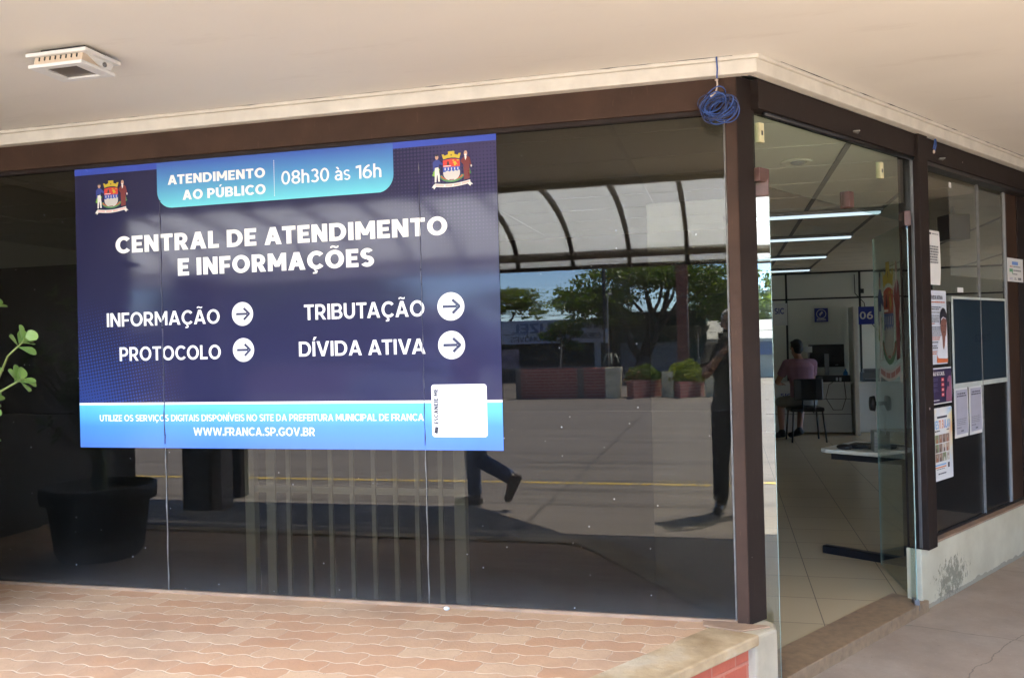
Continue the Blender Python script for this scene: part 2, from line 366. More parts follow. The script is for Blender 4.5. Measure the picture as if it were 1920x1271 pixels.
M['stone'] = (lambda a: (a.bsdf(a.mix(a.math('POWER', a.noise(a.coord(), 7, 7, .65), 2.2), a.ramp(a.noise(a.coord(), 3, 6), [(.35, (.34, .23, .115, 1)), (.5, (.54, .40, .235, 1)), (.65, (.62, .53, .39, 1))]), (.20, .15, .09, 1)), .8, a.noise(a.coord(), 24, 6), .6, .008), a.m)[1])(N('weathered_coping'))
def plinth():
    a = N('stained_cream_plinth'); c = a.coord(); sx = a.n('ShaderNodeSeparateXYZ'); a.link(c, sx.inputs[0])
    n1 = a.noise(c, 4, 6); x = a.ramp(n1, [(.3, (.54, .485, .345, 1)), (.7, (.66, .61, .455, 1))])
    ds = a.math('DIVIDE', a.math('SUBTRACT', sx.outputs[0], 2.10), .34); dz = a.math('DIVIDE', a.math('SUBTRACT', sx.outputs[2], .10), .17)
    m = a.math('SUBTRACT', 1.0, a.math('ADD', a.math('MULTIPLY', ds, ds), a.math('MULTIPLY', dz, dz)), clamp=True)
    k = a.math('MULTIPLY', a.math('GREATER_THAN', a.math('MULTIPLY_ADD', m, .20, a.noise(a.coord((1, 1, .6)), 30, 8, .8)), .645), a.math('GREATER_THAN', m, .02))
    k2 = a.math('GREATER_THAN', a.noise(c, 16, 7, .75), .74)
    x = a.mix(a.math('MULTIPLY', a.math('MAXIMUM', k, k2), .75), x, (.16, .145, .10, 1))
    lowd = a.math('MULTIPLY', a.math('LESS_THAN', sx.outputs[2], a.math('MULTIPLY_ADD', a.noise(c, 9, 4), .06, -.012)), .6)
    x = a.mix(lowd, x, (.22, .19, .15, 1))
    a.bsdf(x, .8, a.math('SUBTRACT', a.noise(c, 40, 4), k), .4, .005); return a.m
M['plinth'] = plinth()
M['sill'] = P('brown_sill', (.36, .235, .15, 1), .7, .25, 8, .3)
M['granite'] = P('brown_threshold', (.31, .21, .125, 1), .6, .25, 25, .2)

# translucent canopy sheet
def canopy_mat():
    a = N('translucent_canopy_sheet'); c = a.coord(); n = a.noise(c, 2, 5)
    col = a.ramp(n, [(.3, (.62, .64, .63, 1)), (.7, (.70, .72, .72, 1))])
    d = a.n('ShaderNodeBsdfDiffuse'); a.link(col, d.inputs[0]); t = a.n('ShaderNodeBsdfTranslucent'); t.inputs[0].default_value = (.90, .91, .90, 1)
    m = a.n('ShaderNodeMixShader'); m.inputs[0].default_value = .82; a.link(d.outputs[0], m.inputs[1]); a.link(t.outputs[0], m.inputs[2]); a.link(m.outputs[0], a.out.inputs[0]); return a.m
M['canopy'] = canopy_mat()
def leaf_mat(name, lo, hi, tr=.35, rough=.45):
    a = N(name); g = a.n('ShaderNodeNewGeometry'); col = a.ramp(g.outputs['Random Per Island'], [(0, lo), (.6, [ (x+y)/2 for x, y in zip(lo, hi)]), (1, hi)])
    p = a.n('ShaderNodeBsdfPrincipled'); a.link(col, p.inputs['Base Color']); p.inputs['Roughness'].default_value = rough
    t = a.n('ShaderNodeBsdfTranslucent'); a.link(a.mix(.5, col, (.14, .22, .02, 1)), t.inputs[0])
    m = a.n('ShaderNodeMixShader'); m.inputs[0].default_value = tr; a.link(p.outputs[0], m.inputs[1]); a.link(t.outputs[0], m.inputs[2]); a.link(m.outputs[0], a.out.inputs[0]); return a.m
M['leaf_tree'] = leaf_mat('tree_leaves', (.07, .13, .02, 1), (.27, .36, .04, 1))
M['leaf_dark'] = leaf_mat('dark_tree_leaves', (.035, .07, .018, 1), (.11, .17, .03, 1), .3)
M['leaf_yellow'] = leaf_mat('yellow_green_leaves', (.13, .16, .02, 1), (.38, .38, .04, 1))
M['leaf_bush'] = leaf_mat('bright_bush_leaves', (.20, .26, .02, 1), (.60, .60, .04, 1))
M['leaf_pot'] = leaf_mat('glossy_leaf', (.13, .25, .06, 1), (.24, .38, .10, 1), .3, .35)
M['bark'] = P('bark', (.06, .045, .035, 1), .9, .4, 8, .6, 20)
M['stem'] = P('green_stem', (.16, .20, .05, 1), .6, .2, 20)
M['flower'] = leaf_mat('orange_flowers', (.55, .14, .03, 1), (.8, .28, .08, 1))

# ================================================================== SETTING
g = MB(); g.add([(-400, -400, -.02), (400, -400, -.02), (400, 400, -.02), (-400, 400, -.02)], [(0, 1, 2, 3)])
tag(g.build('ground', M['ground']), kind='structure')
# concrete pavement round the building, a thin slab on the car park
def offc0(o, y): return .11+(o-y*NR.y)/NR.x
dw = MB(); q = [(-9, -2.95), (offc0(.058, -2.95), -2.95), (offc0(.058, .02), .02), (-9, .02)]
dw.prism([(p[0], p[1]) for p in q], -.1, -.016); tag(dw.build('shade_ground', M['asphalt']), kind='structure')  # dark sheet before the front; part of the canopy shade is in its colour
pv = MB()
q = [(offc0(.06, -3.0), -3.0), (3.0, -3.0), RP(14, 2.75, 0), RP(14, -.02, 0), (.10, .02), (offc0(.06, 0), 0)]
pv.prism([(p[0], p[1]) for p in q], -.1, -.010)
tag(pv.build('pavement', M['pavement']), kind='structure')
yl = MB()
for i in range(30):
    x0 = -9+i*.62; yl.add([(x0, -5.60, -.016), (x0+.6, -5.60, -.016), (x0+.6, -5.50, -.016), (x0, -5.50, -.016)], [(0, 1, 2, 3)])
M['yellow'] = (lambda a: (a.bsdf(a.mix(a.math('GREATER_THAN', a.noise(a.coord(), 14, 6, .7), .53), (.62, .42, .06, 1), (.33, .27, .17, 1)), .8), a.m)[1])(N('worn_yellow_paint'))
tag(yl.build('road_marking', M['yellow']), kind='structure')
fl = MB(); q = [(-6.2, .06), (.10, .06), RP(9.5, -.10, 0), (5.4, 10.7), (-6.2, 10.7)]
fl.prism([(p[0], p[1]) for p in q], -.05, .045); tag(fl.build('floor', M['floor_in']), kind='structure')

# ================================================================== OFFICE BUILDING
B = thing('office_building', 'glass fronted office with brown frames under a flat beige overhanging soffit', 'building')
sf = MB(); q = [(-7.2, -2.35), (1.435, -2.35), RP(-1.15, 4.4, 0), RP(12, 4.4, 0), RP(12, -1.5, 0), (5.5, 11), (-7.2, 11)]  # entrance side extended out of view to keep skylight off it
sf.prism([(p[0], p[1]) for p in q], 2.735, 3.0); sf.build('soffit', M['soffit'], B)
def along(z0, z1, o0, o1, x0=-7.2, s1=9.0):
    """strip following both glass fronts with a mitred corner; offsets outwards from the glass line"""
    def c(o):                                       # corner point at offset o from both fronts
        y = -o; x = (o-(y*-NR.y*-1) )
        # (x-.11)*NR.x + y*NR.y = o
        x = .11+(o-y*NR.y)/NR.x
        return (x, y)
    a0, a1 = c(o0), c(o1); e0, e1 = RP(s1, o0, 0), RP(s1, o1, 0)
    m = MB()
    pf = [(x0, -o0), a0, a1, (x0, -o1)]; m.prism(pf, z0, z1)
    pr = [a0, (e0.x, e0.y), (e1.x, e1.y), a1]; m.prism(pr, z0, z1); return m
along(2.662, 2.720, .028, .078).build('cornice', M['cornice'], B, .004)
along(2.720, 2.7352, .028, .092).build('cornice_bead', M['cornice'], B, .003)
cj = MB(); rj = random.Random(8); pts = []; rad = []
for k in range(150):
    u = -7+k*.0472+.02; pts.append((min(u, .05), -.0935, 2.7345)); rad.append(max(.0002, rj.gauss(.0006, .0009)) if rj.random() < .7 else .0002)
for k in range(120):
    p_ = RP(.14+k*.06, .0935, 2.7345); pts.append(tuple(p_)); rad.append(max(.0002, rj.gauss(.0010, .0011)))
cj.tube(pts, rad, 5)
cj.build('paint_crack', M['seam'], B)
bm_ = MB(); bm_.prism([(-7.2, -.032), (.055, -.032), (.10, .03), (-7.2, .03)], 2.535, 2.664); bm_.build('beam', M['brown'], B, .002)
bm_ = MB(); bm_.prism([(-7.2, -.018), (.03, -.018), (.03, .02), (-7.2, .02)], 2.515, 2.535); bm_.build('glazing_bead', M['brown_dark'], B, .002)
bm_ = MB(); bm_.box(.05, 9, -.028, .05, 2.535, 2.663); bm_.build('beam', M['brown_dark'], B, .002, MR)
bm_ = MB(); bm_.tube([(.12, -.012, 2.526), (1.66, -.012, 2.526)], .012, 8); bm_.box(1.79, 9, -.02, .06, 2.512, 2.535); bm_.build('glazing_bead', M['rubber'], B, 0, MR)
# corner post: five-sided section
cp_ = MB(); f1 = RP(-.035, .0, 0); f2 = RP(.075, .0, 0)
cpts = [(.018, -.034), (.066, -.034), (.138, .066), (.10, .10), (.018, .06)]
cp_.prism(cpts, .325, 2.668); cp_.build('corner_post', M['brown'], B, .003)
cf = MB(); cf.prism([(.0675, -.0335), (.1395, .0652), (.1415, .0637), (.0692, -.0345)], .328, 2.662); cf.build('post_side_shade', M['brown_dark'], B)  # darker skin: shade of the post's side face put into colour
dp = MB(); dp.box(1.668, 1.79, -.045, .075, .34, 2.664); dp.build('door_post', M['brown_dark'], B, .003, MR)
cs_ = MB(); cs_.box(1.660, 1.666, -.012, .004, .35, 2.53); cs_.build('door_jamb_channel', M['steel'], B, .001, MR)
# front panes
for x0, x1 in ((-5.6, -4.195), (-4.195, -2.792), (-2.788, -1.387), (-1.383, .016)):
    p = MB(); p.box(x0+.001, x1-.001, 0, .006, .332, 2.53); p.build('window_pane', M['glass_front'], B)
for x in (-4.195, -2.79, -1.385):
    p = MB(); p.tube([(x+.0016*math.sin(i*1.9), -.002, .332+i*.0733) for i in range(31)], [.0026+.0010*math.sin(i*2.3) for i in range(31)], 6); p.build('sealant_seam', M['silicone'], B)
p = MB(); p.box(-5.6, .018, -.012, .02, .318, .336); p.build('window_sill', M['sill'], B, .003)
p = MB(); p.box(.010, .0165, -.008, .0, .336, 2.515); p.build('sealant_seam', M['silicone'], B)
# right panes
for a_, b_ in ((1.792, 2.798), (2.802, 3.335)):
    p = MB(); p.box(a_, b_, .05, .056, .36, 2.52); p.build('window_pane', M['glass_side'], B, 0, MR)
p = MB(); p.box(2.7975, 2.8025, .0365, .053, .36, 2.515); p.build('sealant_seam', M['silicone'], B, 0, MR)
p = MB(); p.box(1.795, 3.30, .060, .066, .36, 1.74); p.build('dark_backing_sheet', M['black'], B, 0, MR)  # added black sheet, stands in for the dark room behind the lower panes
p = MB(); p.box(3.30, 3.335, .044, .058, .36, 2.512); p.build('mullion', M['grey'], B, .002, MR)
p = MB(); p.box(3.335, 3.56, .047, .075, .36, 2.512); p.build('mullion', M['brown'], B, .002, MR)
p = MB(); p.box(3.56, 4.6, .040, .075, .36, 2.512); p.build('cladding_panel', M['brown_dark'], B, .002, MR)
p = MB(); p.box(1.672, 4.6, 0, .085, -.02, .338); p.build('plinth_wall', M['plinth'], B, .006, MR)
p = MB(); p.box(1.71, 4.6, -.004, .062, .338, .352); p.build('window_sill', M['sill'], B, .004, MR)
p = MB(); p.box(1.792, 4.6, .038, .047, .352, .368); p.build('glazing_bead', M['rubber'], B, .002, MR)
p = MB(); p.box(.05, 1.71, -.02, .19, -.05, .052); p.build('threshold', M['granite'], B, .004, MR)
# transom above the door
p = MB(); p.xz([(.055, 2.213), (1.655, 2.165), (1.655, 2.52), (.055, 2.52)], .0, .008); p.build('transom_pane', M['glass_right'], B, 0, MR)
for s, z0, z1 in ((.105, 2.40, 2.485), (1.285, 2.375, 2.46)):
    p = MB(); p.box(s-.018, s+.018, -.008, .016, z0, z1); p.box(s-.006, s+.006, -.010, -.008, z0+.03, z0+.05, 1)
    p.build('glazing_clip', [P('ivory_clip', (.62, .58, .34, 1), .5, .1, 30), M['seam']], B, .002, MR)
p = MB(); p.box(.88, .93, -.02, .03, 2.185, 2.265); p.build('door_clamp', M['clamp'], B, .003, MR)
p = MB(); p.box(.06, .14, -.018, .026, 2.225, 2.285); p.build('door_clamp', M['clamp'], B, .003, MR)
# left leaf, opened behind the front glass
D1 = MB(); D1.box(-.335, .196, .098, .106, .06, 2.165); d1 = D1.build('door', M['glass_door'], B)
p = MB(); p.box(.1965, .1985, .0975, .1065, .06, 2.165); p.build('glass_edge', M['glass_edge'], d1)
p = MB(); p.box(.08, .197, .085, .119, 2.165, 2.235); p.build('hinge_clamp', M['clamp'], d1, .003)
# right leaf, opened inwards
D2 = MB(); a0 = Vector((.985, 1.315, 0)); a1 = Vector((.935, 2.11, 0)); dd = (a1-a0).normalized(); sd = Vector((dd.y, -dd.x, 0))
D2.obox((a0+a1)/2+Vector((0, 0, 1.115)), dd, sd, (0, 0, 1), (a1-a0).length/2, .004, 1.05); d2 = D2.build('door', M['glass_right'], B)
p = MB(); p.bar(a1+Vector((0, 0, .066)), a1+Vector((0, 0, 2.16)), .009, .006, up=dd); p.build('glass_edge', M['glass_edge'], d2)
p = MB(); p.bar(a0-dd*.006+Vector((0, 0, .03)), a0-dd*.006+Vector((0, 0, 2.13)), .005, .004, up=dd); p.build('glass_edge', M['glass_edge'], d2)
p = MB(); p.obox(a0+dd*.04+Vector((0, 0, 2.185)), dd, sd, (0, 0, 1), .06, .017, .04); p.build('hinge_clamp', M['clamp'], d2, .003)
p = MB(); p.obox(a0+dd*.02+Vector((0, 0, .05)), dd, sd, (0, 0, 1), .03, .014, .03); p.build('floor_pivot', M['steel'], d2, .003)
# interior shell
cl = MB(); q = [(-6.2, .03), (.10, .03), RP(9.5, -.10, 0), (5.4, 10.7), (-6.2, 10.7)]
cl.prism([(p[0], p[1]) for p in q], 2.565, 2.6); CI = cl.build('ceiling', M['ceil_in'], B)
lb = MB()
for i in range(18): lb.box(-6.1, (.42+i*.585)*.659-.02, .42+i*.585-.006, .42+i*.585+.006, 2.562, 2.5652)
for x in (-5.1, -3.96, -2.81, -1.66, -.51): lb.box(x-.012, x+.012, .1, 10.6, 2.5615, 2.5651)
lb.build('ceiling_batten', P('ceiling_batten', (.68, .66, .58, 1), .7, .1, 9), CI)
lb = MB()
for x in (.655, 1.245, 2.40, 3.55): lb.box(x-.016, x+.016, max(.1, (x-.1)*1.5-.1), 10.6, 2.559, 2.5651)
lb.build('ceiling_seam', P('grey_seam', (.19, .185, .17, 1), .7, .1, 9), CI)
wl = MB(); wl.box(-6.2, 6.6, 10.6, 10.7, .045, 2.565); WI = wl.build('interior_wall', M['wall_in'], B)
ws = MB()
for x in (-1.3, -.2, .955, 2.06, 3.1, 4.2): ws.box(x-.016, x+.016, 10.592, 10.601, .045, 2.56)
ws.box(-6, 6.4, 10.591, 10.6, 2.535, 2.563); ws.box(-6, 6.4, 10.5905, 10.6, 2.125, 2.15); ws.build('panel_seam', M['seam'], WI)
w6 = MB(); w6.box(-5.6, .02, .42, .45, .045, 1.2); w6.build('blackout_board', P('blackout_dark', (.022, .018, .014, 1), .7, .2, 4), B)  # added low board hiding the lit floor, so the glass stays dark
w5 = MB(); w5.box(-5.6, .02, 1.45, 1.5, .045, 2.2); w5.build('blackout_board', P('blackout_dark', (.022, .018, .014, 1), .7, .2, 4), B)  # second added board, stands in for the unlit room behind the panes
w2 = MB(); w2.box(-6.3, -6.2, .06, 10.7, .045, 2.565); w2.build('interior_wall', M['wall_in'], B)
w3 = MB(); w3.box(4.6, 9.5, .06, .16, .045, 2.565); w3.build('interior_wall', M['wall_in'], B, 0, MR)
w4 = MB(); w4.box(-7.2, -5.6, 0, .1, -.02, 2.735); w4.build('end_wall', M['brown_dark'], B)

# ceiling lights inside
TUBE = N('lit_tube'); e = TUBE.n('ShaderNodeEmission'); e.inputs[0].default_value = (.72, .90, 1, 1); e.inputs[1].default_value = .085; TUBE.link(e.outputs[0], TUBE.out.inputs[0])
for i, (y, lab) in enumerate(((3.55, 'lit fluorescent batten nearest the doorway'), (5.28, 'lit fluorescent batten second from the doorway'), (7.45, 'lit fluorescent batten third from the doorway'), (9.6, 'lit fluorescent batten by the rear wall'))):
    if i == 0:
        L0 = thing('ceiling_light', lab, 'ceiling light', (.62, y, 2.56), 0, 'fluorescent battens on the office ceiling')
        m = MB(); m.box(-.62, .62, -.05, .05, -.028, .0); m.build('housing', M['grey'], L0, .004)
        for sy in (-.03, .03):
            m = MB(); m.tube([(-.6, sy, -.038), (.6, sy, -.038)], .009, 8); m.build('tube', TUBE.m, L0)
    else:
        c = copy_tree(L0); c.location = (.63, y, 2.56); c['label'] = lab
dl = MB(); dl.lathe([(.09, 0), (.092, -.008), (.07, -.012), (.055, -.004)], (.42, 1.42, 2.565), 24); dl.ell((.43, 1.42, 2.555), .045, .045, .012, 12, 1)
tag(dl.build('ceiling_downlight', [M['ceil_in'], M['grey']]), 'round flush downlight in the office ceiling above the door', 'ceiling light')

# ================================================================== RAISED TERRACE
T = thing('raised_terrace', 'raised bed paved with wavy orange clay pavers below the front window', 'terrace', (0, 0, 0))
def offc(o, y): return .11+(o-y*NR.y)/NR.x
m = MB(); m.prism([(-7, -.012), (offc(-.12, -.012), -.012), (offc(-.12, -1.3), -1.3), (-7, -1.3)], .2, .322); m.build('paving', M['pavers'], T)
m = MB(); m.prism([(offc(-.12, -.10), -.10), (offc(.085, -.165), -.165), (offc(.085, -1.42), -1.42), (-7, -1.42), (-7, -1.3), (offc(-.12, -1.3), -1.3)], .288, .334)
cpn = m.build('coping', M['stone'], T, .008)
m = MB(); m.prism([(-7, -.02), (offc(.04, -.1), -.1), (offc(.04, -1.38), -1.38), (-7, -1.38)], -.02, .20); m.prism([(offc(-.1, -.15), -.15), (offc(.041, -.15), -.15), (offc(.041, -1.379), -1.379), (-7, -1.379), (-7, -1.31), (offc(-.1, -1.31), -1.31)], .2, .29)
m.build('brick_wall', M['brick_near'], T)
m = MB(); m.prism([(-.115, -.012), (-.115, -.10), (.085, -.165), (.176, -.052), (.176, .02), (.115, .085), (.0, .05), (0, -.012)], -.02, .326); m.build('corner_base', M['cream'], T, .014)
m = MB(); m.prism([(-.13, -.012), (-.125, -.085), (.03, -.13), (.15, -.05), (.13, -.035), (.06, -.035), (.012, -.012)], .326, .3335); m.build('corner_cap', M['sill'], T, .003)
pb = MB(); pb.ell((-1.285, -.045, .332), .016, .012, .009, 8); tag(pb.build('pebble', M['white']), 'small white pebble lying on the pavers against the window', 'pebble')

# ================================================================== SOFFIT FLOODLIGHT
F = thing('floodlight', 'white floodlight mounted flush under the soffit', 'light fitting', (-2.465, -.955, 2.735))
m = MB(); m.box(-.14, .135, -.095, .10, -.034, -.020); m.build('mounting_plate', M['white'], F, .002)
m = MB(); m.box(-.10, .10, -.06, .06, -.022, -.0002); m.build('recess_box', M['black'], F)
m = MB(); m.yz([(-.078, -.034), (.07, -.034), (.055, -.068), (-.085, -.068)], -.112, .108); m.build('body', P('warm_white_casing', (.66, .54, .41, 1), .5, .05, 9), F, .002)
for i in range(8):
    m = MB(); m.obox((-.088+i*.0245, -.0805, -.043), (1, 0, 0), (0, 1, -.2), (0, .2, 1), .0022, .0025, .0075); m.build('vent_slot', M['seam'], F)
m = MB()
m.box(-.125, .12, -.10, -.07, -.081, -.068); m.box(-.125, .12, .055, .085, -.081, -.068); m.box(-.125, -.075, -.07, .055, -.0808, -.068); m.box(.07, .12, -.07, .055, -.0808, -.068); m.build('front_frame', M['white'], F, .002)
m = MB(); m.box(-.075, .07, -.07, .055, -.074, -.070); m.build('lens', P('dark_lens', (.17, .15, .125, 1), .15, .1, 9), F)
for sx_ in (-1, 1):
    m = MB(); m.yz([(-.06, -.034), (.085, -.034), (.07, -.062), (.02, -.066)], .109*sx_-.002, .109*sx_+.004); br = m.build('side_bracket', M['white'], F)
    m = MB(); m.tube([(.112*sx_, .03, -.05), (.120*sx_, .03, -.05)], .009, 10); m.build('screw', M['steel'], br)

# ================================================================== BLUE CABLE
C_ = thing('cable_coil', 'coil of blue cable hanging from the soffit at the corner post', 'cable', (-.008, -.10, 2.735))
m = MB(); m.tube([(-.002, .004, 0), (0, 0, -.05), (-.003, 0, -.10)], .0035, 8); m.build('hanging_wire', M['blue_wire'], C_)
rnd = random.Random(4); m = MB(); m2 = MB()
for k in range(19):
    uu = rnd.uniform(-1, 1); cx, cz = .004+.022*uu+rnd.uniform(-.01, .01), -.215-.020*uu+rnd.uniform(-.014, .014); rx, rz_ = rnd.uniform(.052, .086), rnd.uniform(.040, .066); tl = rnd.uniform(.35, 1.0); ph = rnd.uniform(0, 6.28); dpt = rnd.uniform(-.03, .02)
    pts = []
    for j in range(29):
        a = ph+j/28*2*PI*1.02; u = rx*math.cos(a); v = rz_*math.sin(a)*.8
        pts.append((cx+u*math.cos(tl)-v*math.sin(tl)*.9, dpt+.022*math.sin(a*2+k), cz+u*math.sin(tl)*.75+v*math.cos(tl)))
    (m if k % 3 else m2).tube(pts, .0026, 6)
m.build('loops', M['blue_wire'], C_); m2.build('dark_loops', M['blue_wire_dark'], C_)
m = MB(); m.tube([(-.003, -.003, -.095), (-.001, -.004, -.12), (-.006, -.006, -.145), (-.016, -.02, -.165), (-.03, -.035, -.175)], .0034, 8); m.ell((-.004, -.003, -.1), .008, .006, .005, 8); m.build('tie', P('pale_tie', (.62, .50, .42, 1), .5, .1, 30), C_)
C2 = thing('cable_end', 'short end of blue cable hanging from the soffit above the papered window', 'cable', RP(1.89, .05, 2.735))
m = MB(); m.tube([(0, 0, 0), (.002, 0, -.06), (-.004, 0, -.10), (-.010, 0, -.13)], .0045, 8); m.tube([(.002, 0, -.07), (.004, -.003, -.11), (-.004, -.004, -.14)], .004, 8); m.build('wire', M['blue_wire'], C2)
m = MB(); m.ell((-.008, 0, -.146), .008, .008, .012, 8); m.build('connector', P('pale_tie', (.5, .38, .30, 1), .5, .1, 30), C2)

# ================================================================== TEXT
# a small geometric sans drawn as strokes: every letter is a list of polygons, cap height 1, stem width w
def band(cx, cy, rx, ry, tx, ty, a0, a1, n=None):
    n = n or max(4, int(abs(a1-a0)/11)); out = []
    for i in range(n):
        p, q = R_(a0+(a1-a0)*i/n), R_(a0+(a1-a0)*(i+1)/n); c = lambda a, k: (cx+(rx-tx*k)*math.cos(a), cy+(ry-ty*k)*math.sin(a))
        out.append([c(p, 0), c(q, 0), c(q, 1), c(p, 1)])
    return out
def rc(x0, x1, y0, y1): return [[(x0, y0), (x1, y0), (x1, y1), (x0, y1)]]
def glyph(ch, w):
    t = w*.84
    def acc(base, mark):
        W_, ps = glyph(base, w); c = W_/2; ps = list(ps)
        if mark == '~': ps += [[(c-.22, 1.12), (c-.20, 1.22), (c-.08, 1.26), (c-.06, 1.16)], [(c-.08, 1.26), (c-.06, 1.16), (c+.08, 1.10), (c+.10, 1.20)], [(c+.08, 1.10), (c+.10, 1.20), (c+.22, 1.25), (c+.20, 1.14)]]
        if mark == "'": ps += [[(c-.06, 1.08), (c+.06, 1.08), (c+.22, 1.30), (c+.02, 1.30)]]
        if mark == '`': ps += [[(c-.04, .80), (c+.08, .80), (c-.04, 1.0), (c-.22, 1.0)]]
        if mark == ',': ps += [[(c-.06, .02), (c+.06, .02), (c+.02, -.08), (c-.08, -.08)], [(c-.02, -.06), (c+.12, -.08), (c+.08, -.24), (c-.02, -.20)], [(c-.14, -.17), (c+.02, -.16), (c+.04, -.25), (c-.14, -.26)]]
        return W_, ps
    m = {'Ã': ('A', '~'), 'Õ': ('O', '~'), 'Í': ('I', "'"), 'Ú': ('U', "'"), 'Ó': ('O', "'"), 'Ç': ('C', ','), 'à': ('a', '`')}
    if ch in m: return acc(*m[ch])
    if ch == 'E': return .64, rc(0, w, 0, 1)+rc(w, .64, 0, t)+rc(w, .58, .5-t*.46, .5+t*.46)+rc(w, .64, 1-t, 1)
    if ch == 'F': return .62, rc(0, w, 0, 1)+rc(w, .57, .44-t*.46, .44+t*.46)+rc(w, .62, 1-t, 1)
    if ch == 'L': return .60, rc(0, w, 0, 1)+rc(w, .60, 0, t)
    if ch == 'T': return .72, rc(.36-w/2, .36+w/2, 0, 1-t)+rc(0, .72, 1-t, 1)
    if ch == 'I': return w, rc(0, w, 0, 1)
    if ch == 'H': return .8, rc(0, w, 0, 1)+rc(.8-w, .8, 0, 1)+rc(w, .8-w, .5-t/2, .5+t/2)
    if ch == 'N': return .82, rc(0, w, 0, 1)+rc(.82-w, .82, 0, 1)+[[(0, 1), (w*1.06, 1), (.82, 0), (.82-w*1.06, 0)]]
    if ch == 'M':
        W_ = 1.0; return W_, rc(0, w*.96, 0, 1)+rc(W_-w*.96, W_, 0, 1)+[[(0, 1), (w, 1), (W_/2+w*.5, .24), (W_/2-w*.46, .24)], [(W_, 1), (W_-w, 1), (W_/2-w*.5, .24), (W_/2+w*.46, .24)]]
    if ch == 'A': return .92, [[(0, 0), (w*1.08, 0), (.46+w*.42, 1), (.46-w*.56, 1)], [(.92, 0), (.92-w*1.08, 0), (.46-w*.42, 1), (.46+w*.56, 1)]]+rc(.24, .68, .20, .20+t)
    if ch == 'V': return .90, [[(0, 1), (w*1.1, 1), (.45+w*.42, 0), (.45-w*.54, 0)], [(.90, 1), (.90-w*1.1, 1), (.45-w*.42, 0), (.45+w*.54, 0)]]
    if ch == 'W':
        W_ = 1.34; a, b = .36, W_-.36; k = w*.95; return W_, [[(0, 1), (k, 1), (a+k*.5, 0), (a-k*.5, 0)], [(W_/2-k*.45, .98), (W_/2+k*.45, .98), (a+k*.5, 0), (a-k*.45, 0)], [(W_/2-k*.45, .98), (W_/2+k*.45, .98), (b+k*.45, 0), (b-k*.5, 0)], [(W_, 1), (W_-k, 1), (b-k*.5, 0), (b+k*.5, 0)]]
    if ch == 'Z': return .70, rc(0, .70, 0, t)+rc(.02, .70, 1-t, 1)+[[(0, t), (w*1.25, t), (.70, 1-t), (.70-w*1.25, 1-t)]]
    if ch == 'U': return .80, rc(0, w, .40, 1)+rc(.80-w, .80, .40, 1)+band(.40, .40, .40, .41, w, t, 180, 360)
    if ch == 'O': return .98, band(.49, .5, .49, .515, w, t, 0, 360, 40)
    if ch == 'C': return .86, band(.49, .5, .49, .515, w, t, 42, 318)
    if ch == 'G': return .92, band(.49, .5, .49, .515, w, t, 42, 300)+rc(.92-w, .92, .10, .52)+rc(.55, .92-w, .52-t, .52)
    if ch == 'D': return .88, rc(0, w, 0, 1)+rc(w, .40, 0, t)+rc(w, .40, 1-t, 1)+band(.40, .5, .48, .5, w, t, -90, 90)
    if ch == 'P': return .74, rc(0, w, 0, 1)+rc(w, .38, 1-t, 1)+rc(w, .38, .32, .32+t)+band(.38, .66, .36, .34, w, t, -90, 90)
    if ch == 'R': return .78, rc(0, w, 0, 1)+rc(w, .38, 1-t, 1)+rc(w, .38, .32, .32+t)+band(.38, .66, .36, .34, w, t, -90, 90)+[[(.78, 0), (.78-w*1.16, 0), (.32, .34), (.32+w*1.12, .34)]]
    if ch == 'B': return .78, rc(0, w, 0, 1)+rc(w, .42, 0, t)+rc(w, .42, 1-t, 1)+rc(w, .44, .5-t*.42, .5+t*.42)+band(.42, .5+.25-t*.21, .32, .25+t*.21, w*.95, t*.84, -90, 90)+band(.44, .25+t*.21, .34, .25+t*.21, w*.95, t*.84, -90, 90)
    if ch in 'Ss':
        h = 1 if ch == 'S' else .74; r = (.5+t*.5)/2; W_ = .70; ps = band(W_/2, 1.015-r, W_/2-.01, r, w, t, 32, 262)+band(W_/2, r-.015, W_/2, r, w, t, 98, -150)
        k = h; return W_*k*(1 if k == 1 else 1.0), [[(x*k, y*k) for x, y in p] for p in ps]
    if ch == '0': return .72, band(.36, .5, .36, .515, w, t, 0, 360, 36)
    if ch == '1': return .42, rc(.42-w, .42, 0, 1)+[[(0, .78), (.0, .95), (.42-w*.5, 1), (.42-w*.3, .84)]]
    if ch == '3': r = (.5+t*.5)/2; return .66, band(.32, 1.015-r, .31, r, w, t, 150, -90)+band(.32, r-.015, .34, r, w, t, 90, -150)
    if ch == '6': return .72, band(.36, .32, .36, .335, w, t, 0, 360, 32)+band(.62, .34, .62, .68, w, t, 98, 185)
    if ch == '8': r = (.5+t*.5)/2; return .72, band(.36, 1.015-r, .33, r, w, t, 0, 360, 28)+band(.36, r-.015, .36, r, w, t, 0, 360, 28)
    if ch == 'h': return .62, rc(0, w, 0, 1.04)+rc(.62-w, .62, 0, .44)+band(.31, .44, .31, .31, w, t, 0, 180)
    if ch == 'a': return .60, rc(.60-w, .60, 0, .46)+band(.30, .46, .30, .29, w, t*.95, 0, 150)+band(.27, .22, .27, .23, w*.9, t*.9, 60, 360)+rc(.28, .60-w, .45-t*.9, .45)
    if ch == 'f': return .42, rc(.12, .12+w, 0, .8)+band(.12+.26, .78, .26, .26, w, t, 90, 180)+rc(0, .40, .74-t, .74)
    if ch == 'r': return .42, rc(0, w, 0, .74)+band(.34, .40, .34, .34, w, t, 70, 150)
    if ch == 'n': return .62, rc(0, w, 0, .74)+rc(.62-w, .62, 0, .44)+band(.31, .44, .31, .31, w, t, 0, 180)
    if ch == 'c': return .54, band(.34, .37, .34, .385, w, t, 50, 310)
